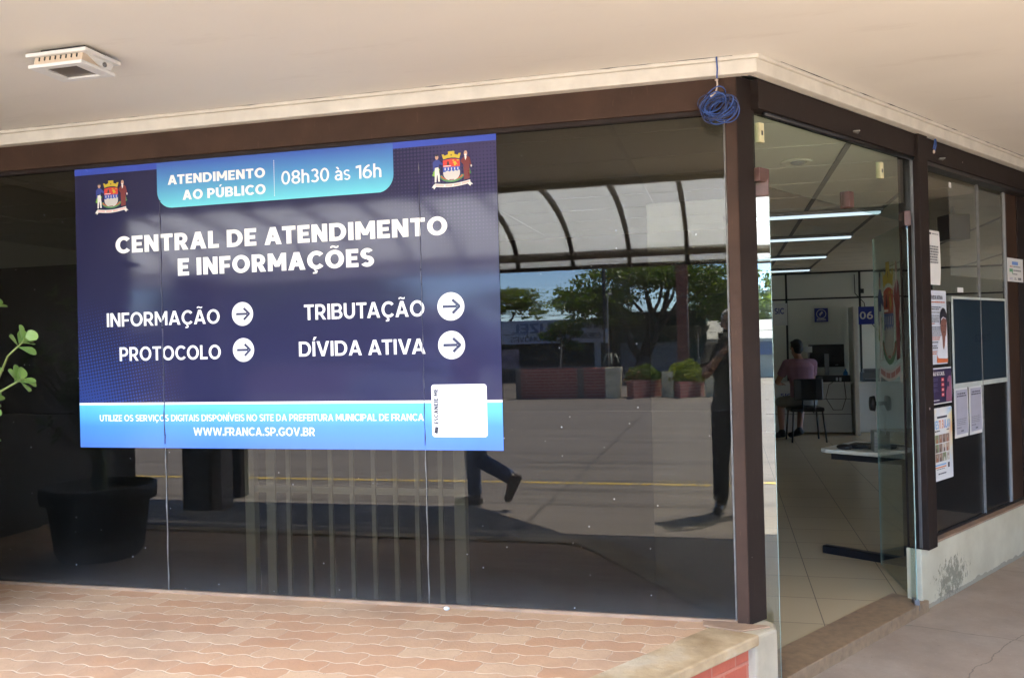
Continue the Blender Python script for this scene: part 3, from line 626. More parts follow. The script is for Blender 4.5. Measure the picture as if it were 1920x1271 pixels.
    if ch == '.': return w*1.05, rc(0, w*1.05, 0, w*1.05)
    if ch == '-': return .36, rc(0, .36, .34, .34+t)
    return .28, []
def put_text(mb, txt, x0, x1, z, cap, y, bold=.2, mi=0, space=1.0, mirror=False, xform=None):
    """letters in the x-z plane facing -y, fitted between x0 and x1; bold = stem width / cap height"""
    gap = .105*space; x = 0; ps = []
    for i, ch in enumerate(txt):
        if ch == ' ': x += .34; continue
        W_, pl = glyph(ch, bold)
        if i and txt[i-1]+ch in ('AV', 'VA', 'AT', 'TA', 'LT', 'FR'): x -= .07
        ps.append([[(a+x, b) for a, b in p] for p in pl]); x += W_+gap
    tot = x-gap; kx = (x1-x0)/tot
    for pl in ps:
        for n, p in enumerate(pl):
            out = []
            for a, b in p:
                xx = x0+a*kx; xx = x0+x1-xx if mirror else xx; zz = z+b*cap; yy = y-(n % 7)*.00003
                out.append(xform(xx, yy, zz) if xform else (xx, yy, zz))
            mb.add(out, [tuple(range(len(out)))], mi)
    mb.open = True

# ================================================================== POSTER
PO = thing('window_poster', 'large blue public service poster stuck across the front window', 'poster', (-2.152, -.004, 1.06))
PW, PH, px0, pz0 = 2.296, 1.456, -2.152, 1.06
def L(x): return x-px0
def Z(z): return z-pz0
def poster_mat():
    a = N('poster_print'); c = a.coord(); sx = a.n('ShaderNodeSeparateXYZ'); a.link(c, sx.inputs[0]); X, Zc = sx.outputs[0], sx.outputs[2]
    base = a.mix(a.math('DIVIDE', a.math('ADD', X, 1.15), 2.3, clamp=True), (.023, .024, .066, 1), (.030, .030, .078, 1))
    def dots(cxx, czz, rad, col, base, ang=.15):
        ca, sa = math.cos(ang), math.sin(ang)
        u = a.math('ADD', a.math('MULTIPLY', X, ca), a.math('MULTIPLY', Zc, sa)); v = a.math('SUBTRACT', a.math('MULTIPLY', Zc, ca), a.math('MULTIPLY', X, sa))
        fu = a.math('SUBTRACT', a.math('FRACT', a.math('MULTIPLY', u, 58.0)), .5); fv = a.math('SUBTRACT', a.math('FRACT', a.math('MULTIPLY', v, 58.0)), .5)
        r = a.math('SQRT', a.math('ADD', a.math('MULTIPLY', fu, fu), a.math('MULTIPLY', fv, fv)))
        dx, dz = a.math('SUBTRACT', X, cxx), a.math('SUBTRACT', Zc, czz); D = a.math('SQRT', a.math('ADD', a.math('MULTIPLY', dx, dx), a.math('MULTIPLY', dz, dz)))
        sz = a.math('MULTIPLY', a.math('SUBTRACT', 1.0, a.math('DIVIDE', D, rad), clamp=True), .72)
        return a.mix(a.math('LESS_THAN', r, sz), base, col)
    base = dots(-1.16, .10, .72, (.030, .052, .20, 1), base)
    base = dots(1.02, 1.50, .62, (.052, .046, .115, 1), base, 0)
    a.bsdf(base, .085, a.noise(a.coord((3, 1, .4)), 3, 2), .02, .004, spec=.27); return a.m
def grad(name, stops, z0, z1, rough=.2):
    a = N(name); c = a.coord(); sx = a.n('ShaderNodeSeparateXYZ'); a.link(c, sx.inputs[0])
    a.bsdf(a.ramp(a.math('DIVIDE', a.math('SUBTRACT', sx.outputs[2], z0), z1-z0, clamp=True), stops), rough, spec=.4); return a.m
WHITE = P('white_print', (.84, .84, .83, 1), .25, .03, 9, spec=.4)
m = MB(); m.xz([(-PW/2, 0), (PW/2, -.002), (PW/2, PH+.0), (-PW/2, PH)], -.0008, .0012); SHEET = m.build('sheet', poster_mat(), PO)
m = MB(); m.xz([(-PW/2, Z(2.482)), (PW/2, Z(2.486)), (PW/2, PH+.0002), (-PW/2, PH+.0002)], -.0012, -.0007); m.build('top_band', P('royal_blue_print', (.045, .085, .46, 1), .25, .03, 9, spec=.4), PO)
# header panel with rounded lower corners
x0, x1, zb, zt, r = L(-2.803), L(-1.512), Z(2.281), PH+.0003, .085
pts = [(x0, zt), (x0, zb+r)]+[(x0+r-r*math.cos(t), zb+r-r*math.sin(t)) for t in [i*PI/16 for i in range(1, 9)]]+[(x1-r+r*math.sin(t), zb+r-r*math.cos(t)) for t in [i*PI/16 for i in range(1, 9)]]+[(x1, zt)]
m = MB(); m.xz(pts, -.0016, -.0011); m.build('header_panel', grad('header_gradient', [(0, (.115, .60, .68, 1)), (.35, (.09, .37, .60, 1)), (1, (.055, .115, .45, 1))], zb, zt), PO)
m = MB(); m.xz([(-PW/2, -.0001), (PW/2, -.0022), (PW/2, Z(1.279)), (-PW/2, Z(1.280))], -.0012, -.0007); m.build('footer_band', grad('footer_gradient', [(0, (.085, .20, .70, 1)), (.5, (.085, .28, .72, 1)), (1, (.13, .55, .80, 1))], 0, Z(1.28)), PO)
m = MB(); m.xz([(-PW/2, Z(1.280)), (PW/2, Z(1.279)), (PW/2, Z(1.291)), (-PW/2, Z(1.292))], -.0014, -.0009); m.build('white_rule', WHITE, PO)
m = MB()
for txt, xa, xb, z, cap, bo, sp in (
    ('ATENDIMENTO', -2.74, -2.188, 2.398, .048, .25, 1), ('AO PÚBLICO', -2.655, -2.187, 2.316, .049, .25, 1), ('08h30 às 16h', -2.10, -1.573, 2.355, .065, .165, 1),
    ('CENTRAL DE ATENDIMENTO', -3.058, -1.25, 2.064, .086, .265, 1), ('E INFORMAÇÕES', -2.692, -1.621, 1.933, .087, .265, 1),
    ('INFORMAÇÃO', -3.121, -2.459, 1.685, .071, .195, 1), ('PROTOCOLO', -3.048, -2.457, 1.507, .071, .195, 1),
    ('TRIBUTAÇÃO', -1.994, -1.373, 1.687, .075, .195, 1), ('DÍVIDA ATIVA', -2.026, -1.372, 1.510, .072, .195, 1),
    ('UTILIZE OS SERVIÇOS DIGITAIS DISPONÍVEIS NO SITE DA PREFEITURA MUNICIPAL DE FRANCA', -3.177, -1.389, 1.196, .033, .19, 1),
    ('WWW.FRANCA.SP.GOV.BR', -2.623, -1.951, 1.123, .041, .20, 1)):
    put_text(m, txt, L(xa), L(xb), Z(z), cap, -.0020, bo, 0, sp)
for i in range(16): m.flat([(L(-2.1405), Z(2.302+i*.0113)), (L(-2.1375), Z(2.302+i*.0113)), (L(-2.1375), Z(2.309+i*.0113)), (L(-2.1405), Z(2.309+i*.0113))], -.0020)
m.build('lettering', WHITE, PO)
for x, z in ((-2.331, 1.728), (-2.330, 1.549), (-1.242, 1.728), (-1.243, 1.548)):
    r = .059 if x < -2 else .066
    m = MB(); m.flat([(L(x)+r*math.cos(-t*PI/20), Z(z)+r*math.sin(-t*PI/20)) for t in range(40)], -.0016)
    X, Zc, y = L(x), Z(z), -.0021; k = r/.066; w = .0066*k
    m.flat([(X-.040*k, Zc-w), (X-.040*k, Zc+w), (X+.030*k, Zc+w), (X+.030*k, Zc-w)], y, 1)
    for sg in (1, -1):
        a0_, b0_ = Vector((X+.008*k, Zc+sg*.032*k)), Vector((X+.042*k, Zc)); d_ = (b0_-a0_).normalized()*w; nn = Vector((-d_.y, d_.x))
        m.flat([tuple(a0_-nn), tuple(a0_+nn), tuple(b0_+nn+d_*.4), tuple(b0_-nn+d_*.4)], y-.00004*(2+sg), 1)
    m.open = True; m.build('arrow_icon', [WHITE, P('navy_print', (.03, .03, .08, 1), .25, .03, 9)], PO)
# blank scan card
def rrect(x0, x1, z0, z1, r):
    p = []
    for cx, cz, a in ((x1-r, z0+r, -PI/2), (x1-r, z1-r, 0), (x0+r, z1-r, PI/2), (x0+r, z0+r, PI)):
        p += [(cx+r*math.cos(a+i*PI/12), cz+r*math.sin(a+i*PI/12)) for i in range(7)]
    return p
m = MB(); m.xz(rrect(L(-1.348), L(-1.078), Z(1.119), Z(1.365), .014)[::-1], -.0019, -.0013); card = m.build('scan_card', WHITE, PO)
m = MB(); put_text(m, 'ESCANEIE-ME', 0, .165, 0, .021, 0, .27, 0, 1, xform=lambda x, y, z: (L(-1.316)-z, -.0024+y, Z(1.180)+x))
m.flat([(L(-1.338), Z(1.14)), (L(-1.322), Z(1.134)), (L(-1.316), Z(1.165)), (L(-1.332), Z(1.168))], -.0023)
m.build('lettering', P('dark_print', (.03, .03, .05, 1), .3, .05, 9), card)
for x in (-2.79, -1.385):
    m = MB(); rr = random.Random(int(x*100)); pts = [(L(x)+.0015*math.sin(i*1.3)+rr.uniform(-.001, .001), -.0022, .1*0+.02+i*.0355) for i in range(36)]
    m.tube(pts, [.0012+abs(rr.gauss(0, .0016)) for _ in pts], 6); m.build('crease', P('seam_crease', (.045, .045, .09, 1), .3, .5, 20), PO)

# coat of arms, unit box: x -1..1, z 0..1.72
CRC = {}
for k_, c_ in dict(gold=(.55, .42, .03), red=(.62, .045, .03), blue=(.035, .085, .42), silver=(.55, .53, .50), coat=(.16, .02, .02), white=(.74, .72, .68), skin=(.52, .32, .22), green=(.06, .22, .07), lime=(.20, .45, .05), navy=(.03, .05, .26), pink=(.75, .42, .38), dark=(.02, .02, .03)).items():
    CRC[k_] = P('crest_'+k_, (*c_, 1), .3, .04, 9, spec=.4)
CK = list(CRC)
def crest(name, parent, loc, s, y, tall=1.0, mats=None, mw=None, see=1):
    m = MB(); n_ = [0]
    def f(pts, k, sy=1):
        n_[0] += 1; m.flat([(loc[0]+a*s, loc[1]+b*s*tall) for a, b in pts], y-n_[0]*.00003, CK.index(k))
    def disc(x, z, rx, rz, k, n=14): f([(x+rx*math.cos(-2*PI*i/n), z+rz*math.sin(-2*PI*i/n)) for i in range(n)], k)
    for sg in (-1, 1):                                             # leaves beside and below
        for i in range(6): disc(sg*(.86-.03*i), .62+.07*(i % 3)+.02*i, .13, .07, 'lime' if sg < 0 else 'green', 7)
        for i in range(7):
            a = .3+i*.2; disc(sg*.62*math.cos(a)*.9, .62-.34*math.sin(a), .10, .06, 'green', 7)
        for i in range(5): a = .35+i*.22; disc(sg*.55*math.cos(a), .60-.25*math.sin(a), .04, .035, 'red', 6)
    sh = [(-.42, 1.28), (.42, 1.28), (.42, .66)]+[(.42*math.cos(-t), .66+.36*math.sin(-t)) for t in [i*PI/12 for i in range(1, 12)]]+[(-.42, .66)]
    f(sh, 'silver')
    f([(-.42, .72), (-.42, .96), (.42, .96), (.42, .76), (.36, .80), (.28, .74), (.2, .79), (.1, .73), (0, .79), (-.1, .73), (-.22, .78), (-.32, .72)], 'blue')
    for i in range(5): f([(-.32+i*.16-.02, .80), (-.32+i*.16-.02, .92), (-.32+i*.16+.02, .92), (-.32+i*.16+.02, .80)], 'white')
    f([(-.42, .96), (-.42, 1.28), (-.2, 1.32), (0, 1.335), (.2, 1.32), (.42, 1.28), (.42, .96)], 'red')
    f([(-.24, 1.05), (-.19, 1.24), (-.14, 1.24), (-.10, 1.05)], 'dark'); f([(-.40, .985), (-.40, 1.02), (-.02, 1.02), (-.02, .985)], 'white')
    f([(.14, 1.0), (.12, 1.12), (.06, 1.16), (.13, 1.20), (.20, 1.22), (.26, 1.13), (.32, 1.02), (.24, 1.08), (.2, 1.0)], 'gold'); disc(.10, 1.255, .06, .03, 'gold', 6); disc(.32, 1.255, .06, .03, 'gold', 6)
    f([(-.12, .32), (-.12, .36), (.12, .36), (.12, .32)], 'coat')
    f([(-.40, 1.33), (-.48, 1.58), (-.36, 1.56), (-.34, 1.50), (-.16, 1.56), (-.16, 1.70), (.16, 1.70), (.16, 1.56), (.34, 1.50), (.36, 1.58), (.48, 1.58), (.40, 1.33), (.2, 1.38), (0, 1.395), (-.2, 1.38)], 'gold'); disc(0, 1.52, .03, .05, 'dark', 6)
    # left supporter: blue coat and white breeches
    f([(-.86, .26), (-.84, .95), (-.66, .98), (-.60, .60), (-.60, .28), (-.68, .28), (-.71, .60), (-.74, .60), (-.78, .26)], 'white')
    f([(-.92, .80), (-.94, 1.22), (-.80, 1.34), (-.62, 1.32), (-.42, 1.12), (-.46, 1.05), (-.62, 1.12), (-.64, 1.0), (-.84, 1.0), (-.87, .80)], 'navy'); disc(-.73, 1.46, .085, .125, 'skin', 12); disc(-.73, 1.55, .085, .05, 'dark', 8)
    # right supporter: dark red frock coat
    f([(.62, .30), (.60, 1.02), (.46, 1.18), (.50, 1.26), (.64, 1.40), (.80, 1.42), (.92, 1.34), (1.0, .98), (.94, .96), (.90, 1.08), (.90, .34)], 'coat')
    f([(.70, 1.22), (.66, 1.40), (.76, 1.42), (.76, 1.34)], 'white'); disc(.72, 1.55, .085, .13, 'skin', 12); disc(.71, 1.47, .06, .06, 'white', 8); disc(.99, .94, .04, .06, 'white', 8)
    # ribbon
    top = [(-.86+1.78*i/12, .20-.09*math.sin(PI*i/12*1.0)+.08*(i/12)) for i in range(13)]; bot = [(x, z-.155) for x, z in top]
    f([(-.90, .16), (-1.02, .00), (-.94, .02), (-.90, -.08), (-.78, .06), (-.74, .14)], 'white'); f([(.90, .20), (1.06, .06), (.96, .06), (.92, -.02), (.80, .10), (.78, .18)], 'white')
    f(bot+top[::-1], 'white')
    for a_, b_ in ((0, 3), (3.5, 6), (6.5, 9), (9.3, 12)):
        ii = [a_+(b_-a_)*j/4 for j in range(5)]; zz = lambda i: .20-.09*math.sin(PI*i/12)+.08*(i/12)
        f([(-.82+1.70*i/12, zz(i)-.115) for i in ii]+[(-.82+1.70*i/12, zz(i)-.04) for i in ii[::-1]], 'pink')
    m.open = True
    return m.build(name, [ (mats or CRC)[k] for k in CK], parent, 0, mw)
crest('coat_of_arms', PO, (L(-3.078), Z(2.278)), .0975, -.0014)
crest('coat_of_arms', PO, (L(-1.222), Z(2.285)), .0975, -.0014)

# ================================================================== NOTICES ON THE ENTRANCE WINDOW (local frame MR, glass face at y=.05)
PAPER = P('paper', (.74, .73, .70, 1), .7, .04, 5)
INK = P('grey_ink', (.20, .20, .21, 1), .6, .1, 30); INKD = P('dark_ink', (.05, .05, .07, 1), .6, .1, 30)
def sheet(name, label, cat, s0, s1, z0, z1, mats, curl=.004, group=None):
    """a notice: an Empty with a slightly bowed sheet; returns (thing, sheet, y of the face)"""
    t = thing(name, label, cat, group=group, mw=MR @ Matrix.Translation((s0, .0485, z0)))
    m = MB(); n = 8; w, h = s1-s0, z1-z0; vs = []; fs = []
    for lay in (0, .0006):
        for j in range(n+1):
            for i in range(5):
                vs.append((w*i/4+.002*math.sin(j), -curl*math.sin(PI*j/n)*(.3+.7*(i/4))-lay, h*j/n))
    for lay in (0, 1):
        for j in range(n):
            for i in range(4):
                a = lay*(n+1)*5+j*5+i; q = (a, a+1, a+6, a+5); fs.append(q if lay else q[::-1])
    m.add(vs, fs, 0); m.open = True
    sh = m.build('sheet', mats, t); return t, sh, -curl-.0016
def rect(m, x0, x1, z0, z1, y, mi=0): m.flat([(x0, z0), (x1, z0), (x1, z1), (x0, z1)], y, mi)
def lines(m, rnd, x0, x1, z0, z1, n, y, th, mi=0, ragged=.3, center=False):
    """rows of small print, each a run of short word-length strokes"""
    for k in range(n):
        z = z1-(k+.5)*(z1-z0)/n; L_ = (x1-x0)*(1-rnd.uniform(0, ragged)); x = x0+((x1-x0-L_)/2 if center else 0); e = x+L_
        while x < e-.004:
            w = min(rnd.uniform(.008, .03), e-x); rect(m, x, x+w, z-th/2, z+th/2, y, mi); x += w+.004
rnd = random.Random(3)
def rd(x0, x1, z0, z1, r=0): return [(x0, z0), (x1, z0), (x1, z1), (x0, z1)]
GN = 'notices stuck on the entrance window'
t, sh, y = sheet('paper_notice', 'tall white paper notice with grey text, topmost beside the door post', 'notice', 1.957, 2.166, 1.836, 2.160, PAPER, .006, GN)
m = MB(); lines(m, rnd, .03, .18, .125, .235, 7, y, .0095, 0, .25, True); lines(m, rnd, .02, .075, .295, .312, 1, y, .012, 1, 0); lines(m, rnd, .09, .185, .297, .308, 1, y, .006, 0, .1); m.open = True; m.build('print', [INK, INKD], sh)
# DIVIDA ATIVA
t, sh, y = sheet('poster', 'pale blue notice headed DÍVIDA ATIVA with a man in a white shirt', 'poster', 1.950, 2.245, 1.361, 1.803, P('pale_blue_paper', (.62, .66, .74, 1), .5, .06, 5), .003, GN)
orange = P('orange_print', (.60, .16, .06, 1), .5, .05, 20); hair = P('hair_print', (.02, .02, .03, 1), .5, .1, 20); face = P('face_print', (.23, .10, .075, 1), .5, .15, 20); shirt = P('white_shirt_print', (.72, .74, .80, 1), .5, .06, 12)
m = MB(); put_text(m, 'DÍVIDA ATIVA', .045, .235, .388, .024, y, .19, 0); lines(m, rnd, .02, .275, .365, .378, 1, y, .007, 1, .02)
for z0, n, mi, e in ((.335, 2, 0, .2), (.31, 1, 2, .22), (.285, 2, 2, .2), (.262, 2, 0, .17), (.243, 1, 1, .12), (.215, 2, 0, .2), (.185, 3, 2, .2), (.155, 2, 1, .2), (.132, 1, 0, .14), (.105, 2, 0, .15), (.07, 2, 1, .12)):
    lines(m, rnd, .02, .02+e, z0-.006*n, z0+.006*n, n, y, .006, mi, .25)
m.open = True; m.build('print', [INKD, orange, INK], sh)
m = MB()
m.flat([(.14, .035), (.15, .12), (.19, .165), (.235, .18), (.29, .16), (.292, .035)], y-.0001, 0)
m.flat([(.215, .165), (.222, .10), (.236, .085), (.25, .11), (.262, .165)], y-.0002, 2)
m.flat([(.19, .255), (.195, .20), (.215, .165), (.25, .155), (.275, .175), (.285, .21), (.287, .265), (.24, .28)], y-.0003, 2)
m.flat([(.185, .24), (.182, .29), (.20, .325), (.235, .34), (.27, .33), (.29, .30), (.288, .25), (.275, .275), (.235, .285), (.205, .272), (.197, .24)], y-.0004, 1)
m.flat([(.125, .02), (.135, .055), (.15, .035), (.292, .03), (.292, .008), (.13, .008)], y-.0005, 3)
for x in (.215, .26): rect(m, x, x+.016, .228, .233, y-.0006, 1)
rect(m, .23, .255, .190, .194, y-.0006, 1); m.open = True; m.build('portrait', [shirt, hair, face, orange], sh)
# NAO SE CALE
t, sh, y = sheet('poster', 'small dark purple notice headed NÃO SE CALE with red icons', 'poster', 1.976, 2.296, 1.122, 1.340, PAPER, .004, GN)
purple = P('purple_print', (.035, .025, .075, 1), .5, .08, 9); redp = P('red_print', (.60, .06, .06, 1), .5, .05, 20); pinkp = P('pink_print', (.32, .12, .19, 1), .5, .2, 20)
m = MB(); rect(m, .008, .312, .008, .210, y, 0); m.flat([(.22, .012), (.225, .07), (.25, .11), (.245, .15), (.26, .185), (.29, .185), (.305, .15), (.308, .012)], y-.0001, 2); m.flat([(.25, .14), (.25, .19), (.28, .197), (.305, .17), (.29, .165), (.27, .165)], y-.0002, 0); rect(m, .25, .275, .10, .13, y-.0002, 0)
for k in range(4): rect(m, .155, .195, .045+k*.030, .066+k*.030, y-.0001, 1); rect(m, .165, .185, .052+k*.030, .058+k*.030, y-.0002, 3)
for k in range(3): lines(m, rnd, .02, .11, .075+k*.032, .095+k*.032, 2, y-.0001, .004, 4, .2)
lines(m, rnd, .02, .12, .02, .03, 1, y-.0001, .005, 3, .1); put_text(m, 'NÃO SE CALE.', .014, .205, .172, .022, y-.0002, .24, 3); m.open = True
m.build('print', [purple, redp, pinkp, P('pale_print', (.75, .72, .70, 1), .5, .05, 20), P('violet_print', (.16, .13, .22, 1), .5, .1, 20)], sh)
# VESTIBULAR
t, sh, y = sheet('poster', 'colourful notice headed VESTIBULAR, lowest beside the door post', 'poster', 1.961, 2.276, .667, 1.101, PAPER, .006, GN)
def vest():
    a = N('colour_wash_print'); c = a.coord(); n1 = a.noise(c, 6, 3, .5, .6); sx = a.n('ShaderNodeSeparateXYZ'); a.link(c, sx.inputs[0])
    edge = a.math('MULTIPLY', a.math('ABSOLUTE', a.math('SUBTRACT', sx.outputs[0], .155)), 6.4, clamp=True)
    f = a.math('MULTIPLY', a.math('POWER', edge, 2.5), a.math('MULTIPLY', a.math('MULTIPLY', sx.outputs[2], 3.2, clamp=True), 1.0))
    w = a.ramp(n1, [(.35, (.75, .36, .06, 1)), (.5, (.78, .66, .30, 1)), (.6, (.20, .50, .80, 1)), (.75, (.08, .30, .75, 1))])
    a.bsdf(a.mix(f, (.76, .76, .75, 1), w), .5); return a.m
m = MB(); rect(m, .004, .311, .004, .430, y, 0)
rect(m, .085, .235, .372, .384, y-.0001, 1)
m.open = True; m.build('print', [vest(), INKD], sh)
m = MB(); vb = [P('sky_blue_print', (.14, .40, .72, 1), .5, .05, 20), P('orange_letter_print', (.72, .26, .12, 1), .5, .05, 20), P('violet_letter_print', (.30, .25, .55, 1), .5, .05, 20), INKD]
for i, ch in enumerate('VESTIBULAR'): put_text(m, ch, .036+i*.0245, .057+i*.0245 if ch != 'I' else .044+i*.0245, .310, .050, y-.0002, .22, (0, 0, 0, 1, 1, 1, 2, 0, 0, 0)[i])
lines(m, rnd, .05, .13, .293, .302, 1, y-.0002, .008, 3, .1); lines(m, rnd, .225, .265, .296, .302, 1, y-.0002, .006, 3, .1)
rect(m, .045, .205, .092, .100, y-.0002, 0); rect(m, .045, .205, .078, .086, y-.0002, 1); lines(m, rnd, .06, .19, .068, .074, 1, y-.0002, .004, 3, .1); rect(m, .230, .258, .07, .10, y-.0002, 3); lines(m, rnd, .085, .23, .035, .05, 1, y-.0002, .008, 3, .2)
m.open = True; m.build('lettering', vb, sh)
m = MB(); pr = [P('photo_tone', c_, .5, .3, 60) for c_ in ((.30, .20, .15, 1), (.50, .36, .26, 1), (.14, .09, .08, 1), (.62, .58, .52, 1), (.42, .16, .09, 1), (.20, .26, .12, 1))]
for r in range(3):
    for c_ in range(4):
        xa, za = .050+c_*.054, .225-r*.055; rect(m, xa, xa+.050, za, za+.050, y-.0002, rnd.choice((0, 1, 3, 5)))
        cx = xa+rnd.uniform(.015, .032); m.flat([(cx-.013, za+.001), (cx-.008, za+.026), (cx+.008, za+.026), (cx+.013, za+.001)], y-.0003, rnd.choice((2, 3, 4))); m.flat([(cx+.008*math.cos(-a), za+.033+.010*math.sin(-a)) for a in [i*PI/4 for i in range(8)]], y-.0004, rnd.choice((1, 0)))
m.open = True; m.build('photo_strip', pr, sh)
# two grey sheets side by side
for s0, s1, lab in ((2.333, 2.552, 'pale grey sheet under the blue panel, the one nearer the door'), (2.575, 2.795, 'pale grey sheet under the blue panel, the one beside the glass seam')):
    t, sh, y = sheet('paper_notice', lab, 'notice', s0, s1, .894, 1.212, PAPER, .004, 'pair of pale grey sheets')
    m = MB(); rect(m, .018, .201, .022, .296, y, 0); lines(m, rnd, .03, .19, .25, .28, 2, y-.0001, .008, 1, .15, True)
    lines(m, rnd, .025, .185, .075, .12, 4, y-.0001, .004, 2, .15); lines(m, rnd, .025, .10, .055, .068, 1, y-.0001, .006, 2, .1); lines(m, rnd, .09, .13, .035, .045, 1, y-.0001, .008, 1, .1); m.open = True
    m.build('print', [P('lilac_grey_print', (.42, .41, .48, 1), .6, .1, 9), INKD, INK], sh)
# small notice on the mullion
t = thing('paper_notice', 'small square white notice with green and blue print on the far mullion', 'notice', mw=MR @ Matrix.Translation((3.325, .0395, 1.895)), group=GN)
m = MB(); m.box(0, .315, -.004, 0, 0, .165); sh = m.build('sheet', PAPER, t)
m = MB(); gp, bp_ = P('green_print', (.10, .36, .16, 1), .5, .1, 20), P('blue_print', (.15, .28, .60, 1), .5, .1, 20)
rect(m, .085, .21, .118, .142, -.0045, 1); lines(m, rnd, .04, .10, .1, .112, 1, -.0045, .008, 2, .1); lines(m, rnd, .11, .26, .1, .112, 1, -.0045, .007, 3, .1); rect(m, .03, .10, .068, .09, -.0045, 0); rect(m, .085, .10, .055, .07, -.0045, 0); lines(m, rnd, .11, .27, .068, .09, 1, -.0045, .010, 3, .1); lines(m, rnd, .09, .20, .048, .06, 1, -.0045, .008, 3, .1); lines(m, rnd, .03, .10, .012, .03, 2, -.0045, .006, 4, .1); lines(m, rnd, .13, .17, .012, .03, 2, -.0045, .006, 3, .1); rect(m, .2, .27, .014, .03, -.0045, 3); m.open = True
m.build('print', [gp, bp_, orange, INK, P('lilac_print', (.45, .42, .58, 1), .5, .1, 9)], sh)
# blue panel with pale border, stuck behind the glass
t = thing('display_panel', 'dark blue panel with a pale border stuck on the entrance window', 'panel', mw=MR @ Matrix.Translation((2.335, .040, 1.232)))
m = MB(); m.box(0, .92, 0, .008, 0, .524); m.build('panel', P('dark_blue_panel', (.012, .027, .042, 1), .35, .15, 3), t)
m = MB(); m.box(-.012, .932, -.0015, .006, -.03, .0); m.box(-.012, .932, -.0015, .006, .524, .54); m.box(-.014, .0, -.0014, .006, 0, .524); m.box(.92, .934, -.0014, .006, 0, .524); m.build('border', P('pale_border', (.50, .54, .50, 1), .5, .1, 12), t)
m = MB(); put_text(m, 'franca', .35, .63, .25, .07, -.0008, .2, 0, mirror=True); m.build('lettering', P('faint_print', (.009, .02, .034, 1), .4, .1, 12), t)
# pale film left on the upper part of the pane
def film():
    a = N('pale_film'); d = a.n('ShaderNodeBsdfDiffuse'); d.inputs[0].default_value = (.46, .46, .40, 1); t_ = a.n('ShaderNodeBsdfTransparent'); mx = a.n('ShaderNodeMixShader')
    a.link(a.math('MULTIPLY_ADD', a.noise(a.coord(), 4, 4), .12, .05), mx.inputs[0]); a.link(t_.outputs[0], mx.inputs[1]); a.link(d.outputs[0], mx.inputs[2]); a.link(mx.outputs[0], a.out.inputs[0]); return a.m
m = MB(); m.box(2.338, 3.29, .0485, .0495, 1.902, 2.486); tag(m.build('window_film', film(), None, 0, MR), 'square of pale translucent film on the upper entrance window', 'window film')
m = MB(); m.box(2.338, 2.375, .046, .0484, 2.445, 2.478); tag(m.build('sticker', M['white'], None, 0, MR), 'small square white sticker at the corner of the window film', 'sticker')
m = MB(); m.box(2.435, 2.53, .047, .0495, 1.800, 1.830); tag(m.build('sticker', M['white'], None, .002, MR), 'small oblong white sticker above the blue panel', 'sticker')
m = MB(); m.box(1.955, 1.985, .047, .0495, .600, .622); tag(m.build('sticker', M['white'], None, .002, MR), 'tiny white sticker low on the entrance window', 'sticker')
sp = thing('wall_speaker', 'black wall speaker hanging in the office behind the pale film', 'speaker', (1.80, 3.74, 2.56), .35)
m = MB(); m.box(-.09, .09, -.08, .08, -.27, -.07); m.build('cabinet', M['black'], sp, .006); m = MB(); m.tube([(0, 0, .0), (0, 0, -.08)], .012, 8); m.build('bracket', M['steel'], sp); m = MB(); m.box(-.08, .08, -.084, -.079, -.26, -.08); m.build('grille', M['navy_metal'], sp)

# big coat of arms on the right leaf
dirv = (a1-a0).normalized()
mwc = Matrix.Translation(Vector((.953, 1.70, 0))+Vector((-.006, 0, 1.27))) @ Matrix.Rotation(math.atan2(-dirv.y, -dirv.x), 4, 'Z')
faded = {k_: P('door_'+k_, (*[v*.9 for v in c_], 1), .4, .05, 9) for k_, c_ in dict(gold=(.35, .30, .03), red=(.36, .05, .02), blue=(.04, .09, .28), silver=(.30, .31, .28), coat=(.20, .03, .03), white=(.55, .54, .50), skin=(.30, .20, .14), green=(.05, .16, .07), lime=(.14, .25, .05), navy=(.03, .05, .18), pink=(.36, .12, .10), dark=(.02, .02, .03)).items()}
o = crest('coat_of_arms', None, (0, 0), .27, .0, 1.55, faded, mwc); o.name = 'coat_of_arms_sticker'; tag(o, 'large faded coat of arms sticker on the opened right door leaf', 'sticker')

# ================================================================== INSIDE THE OFFICE
K1 = 13.8/13.4
DK = thing('service_desk', 'pale service counter with drawers at the back of the office', 'desk', (0, 10.0, .045))
m = MB(); m.box(.55, 1.84, 0, .58, .765, .79); m.build('desk_top', M['white'], DK, .004)
m = MB(); m.box(.57, 1.82, .02, .05, .03, .765); FP = m.build('front_panel', P('pale_drawer_front', (.64, .67, .68, 1), .5, .05, 4), DK)
m = MB()
for z in (.30, .53): m.box(.57, 1.82, .018, .021, z, z+.008)
m.build('drawer_gap', M['seam'], FP)
m = MB(); m.box(1.93, 3.1, 0, .58, .765, .79); m.box(1.93, 3.1, .02, .05, .03, .765, 1); m.build('side_counter', [M['white'], P('pale_drawer_front', (.64, .67, .68, 1), .5, .05, 4)], DK, .004)
PT = thing('desk_partition', 'narrow white partition standing between the two counters', 'partition', (1.885, 9.9, .045))
m = MB(); m.box(-.04, .025, -.1, .02, 0, 1.93); m.build('post', M['white'], PT, .004); m = MB(); m.box(-.008, .008, .02, .68, 0, 1.93); m.build('panel', M['wall_in'], PT)
def sign(name, label, cat, x0, x1, z0, z1, y, th, mat, paint):
    t = thing(name, label, cat, (x0, y, z0)); m = MB(); m.box(0, x1-x0, 0, th, 0, z1-z0); m.build('panel', mat, t)
    m = MB(); mats = paint(m, x1-x0, z1-z0); m.open = True; m.build('lettering', mats, t); return t
BLUE = P('deep_blue_sign', (.02, .04, .30, 1), .4, .05, 9); WS = P('sign_white', (.62, .64, .66, 1), .5, .04, 9)
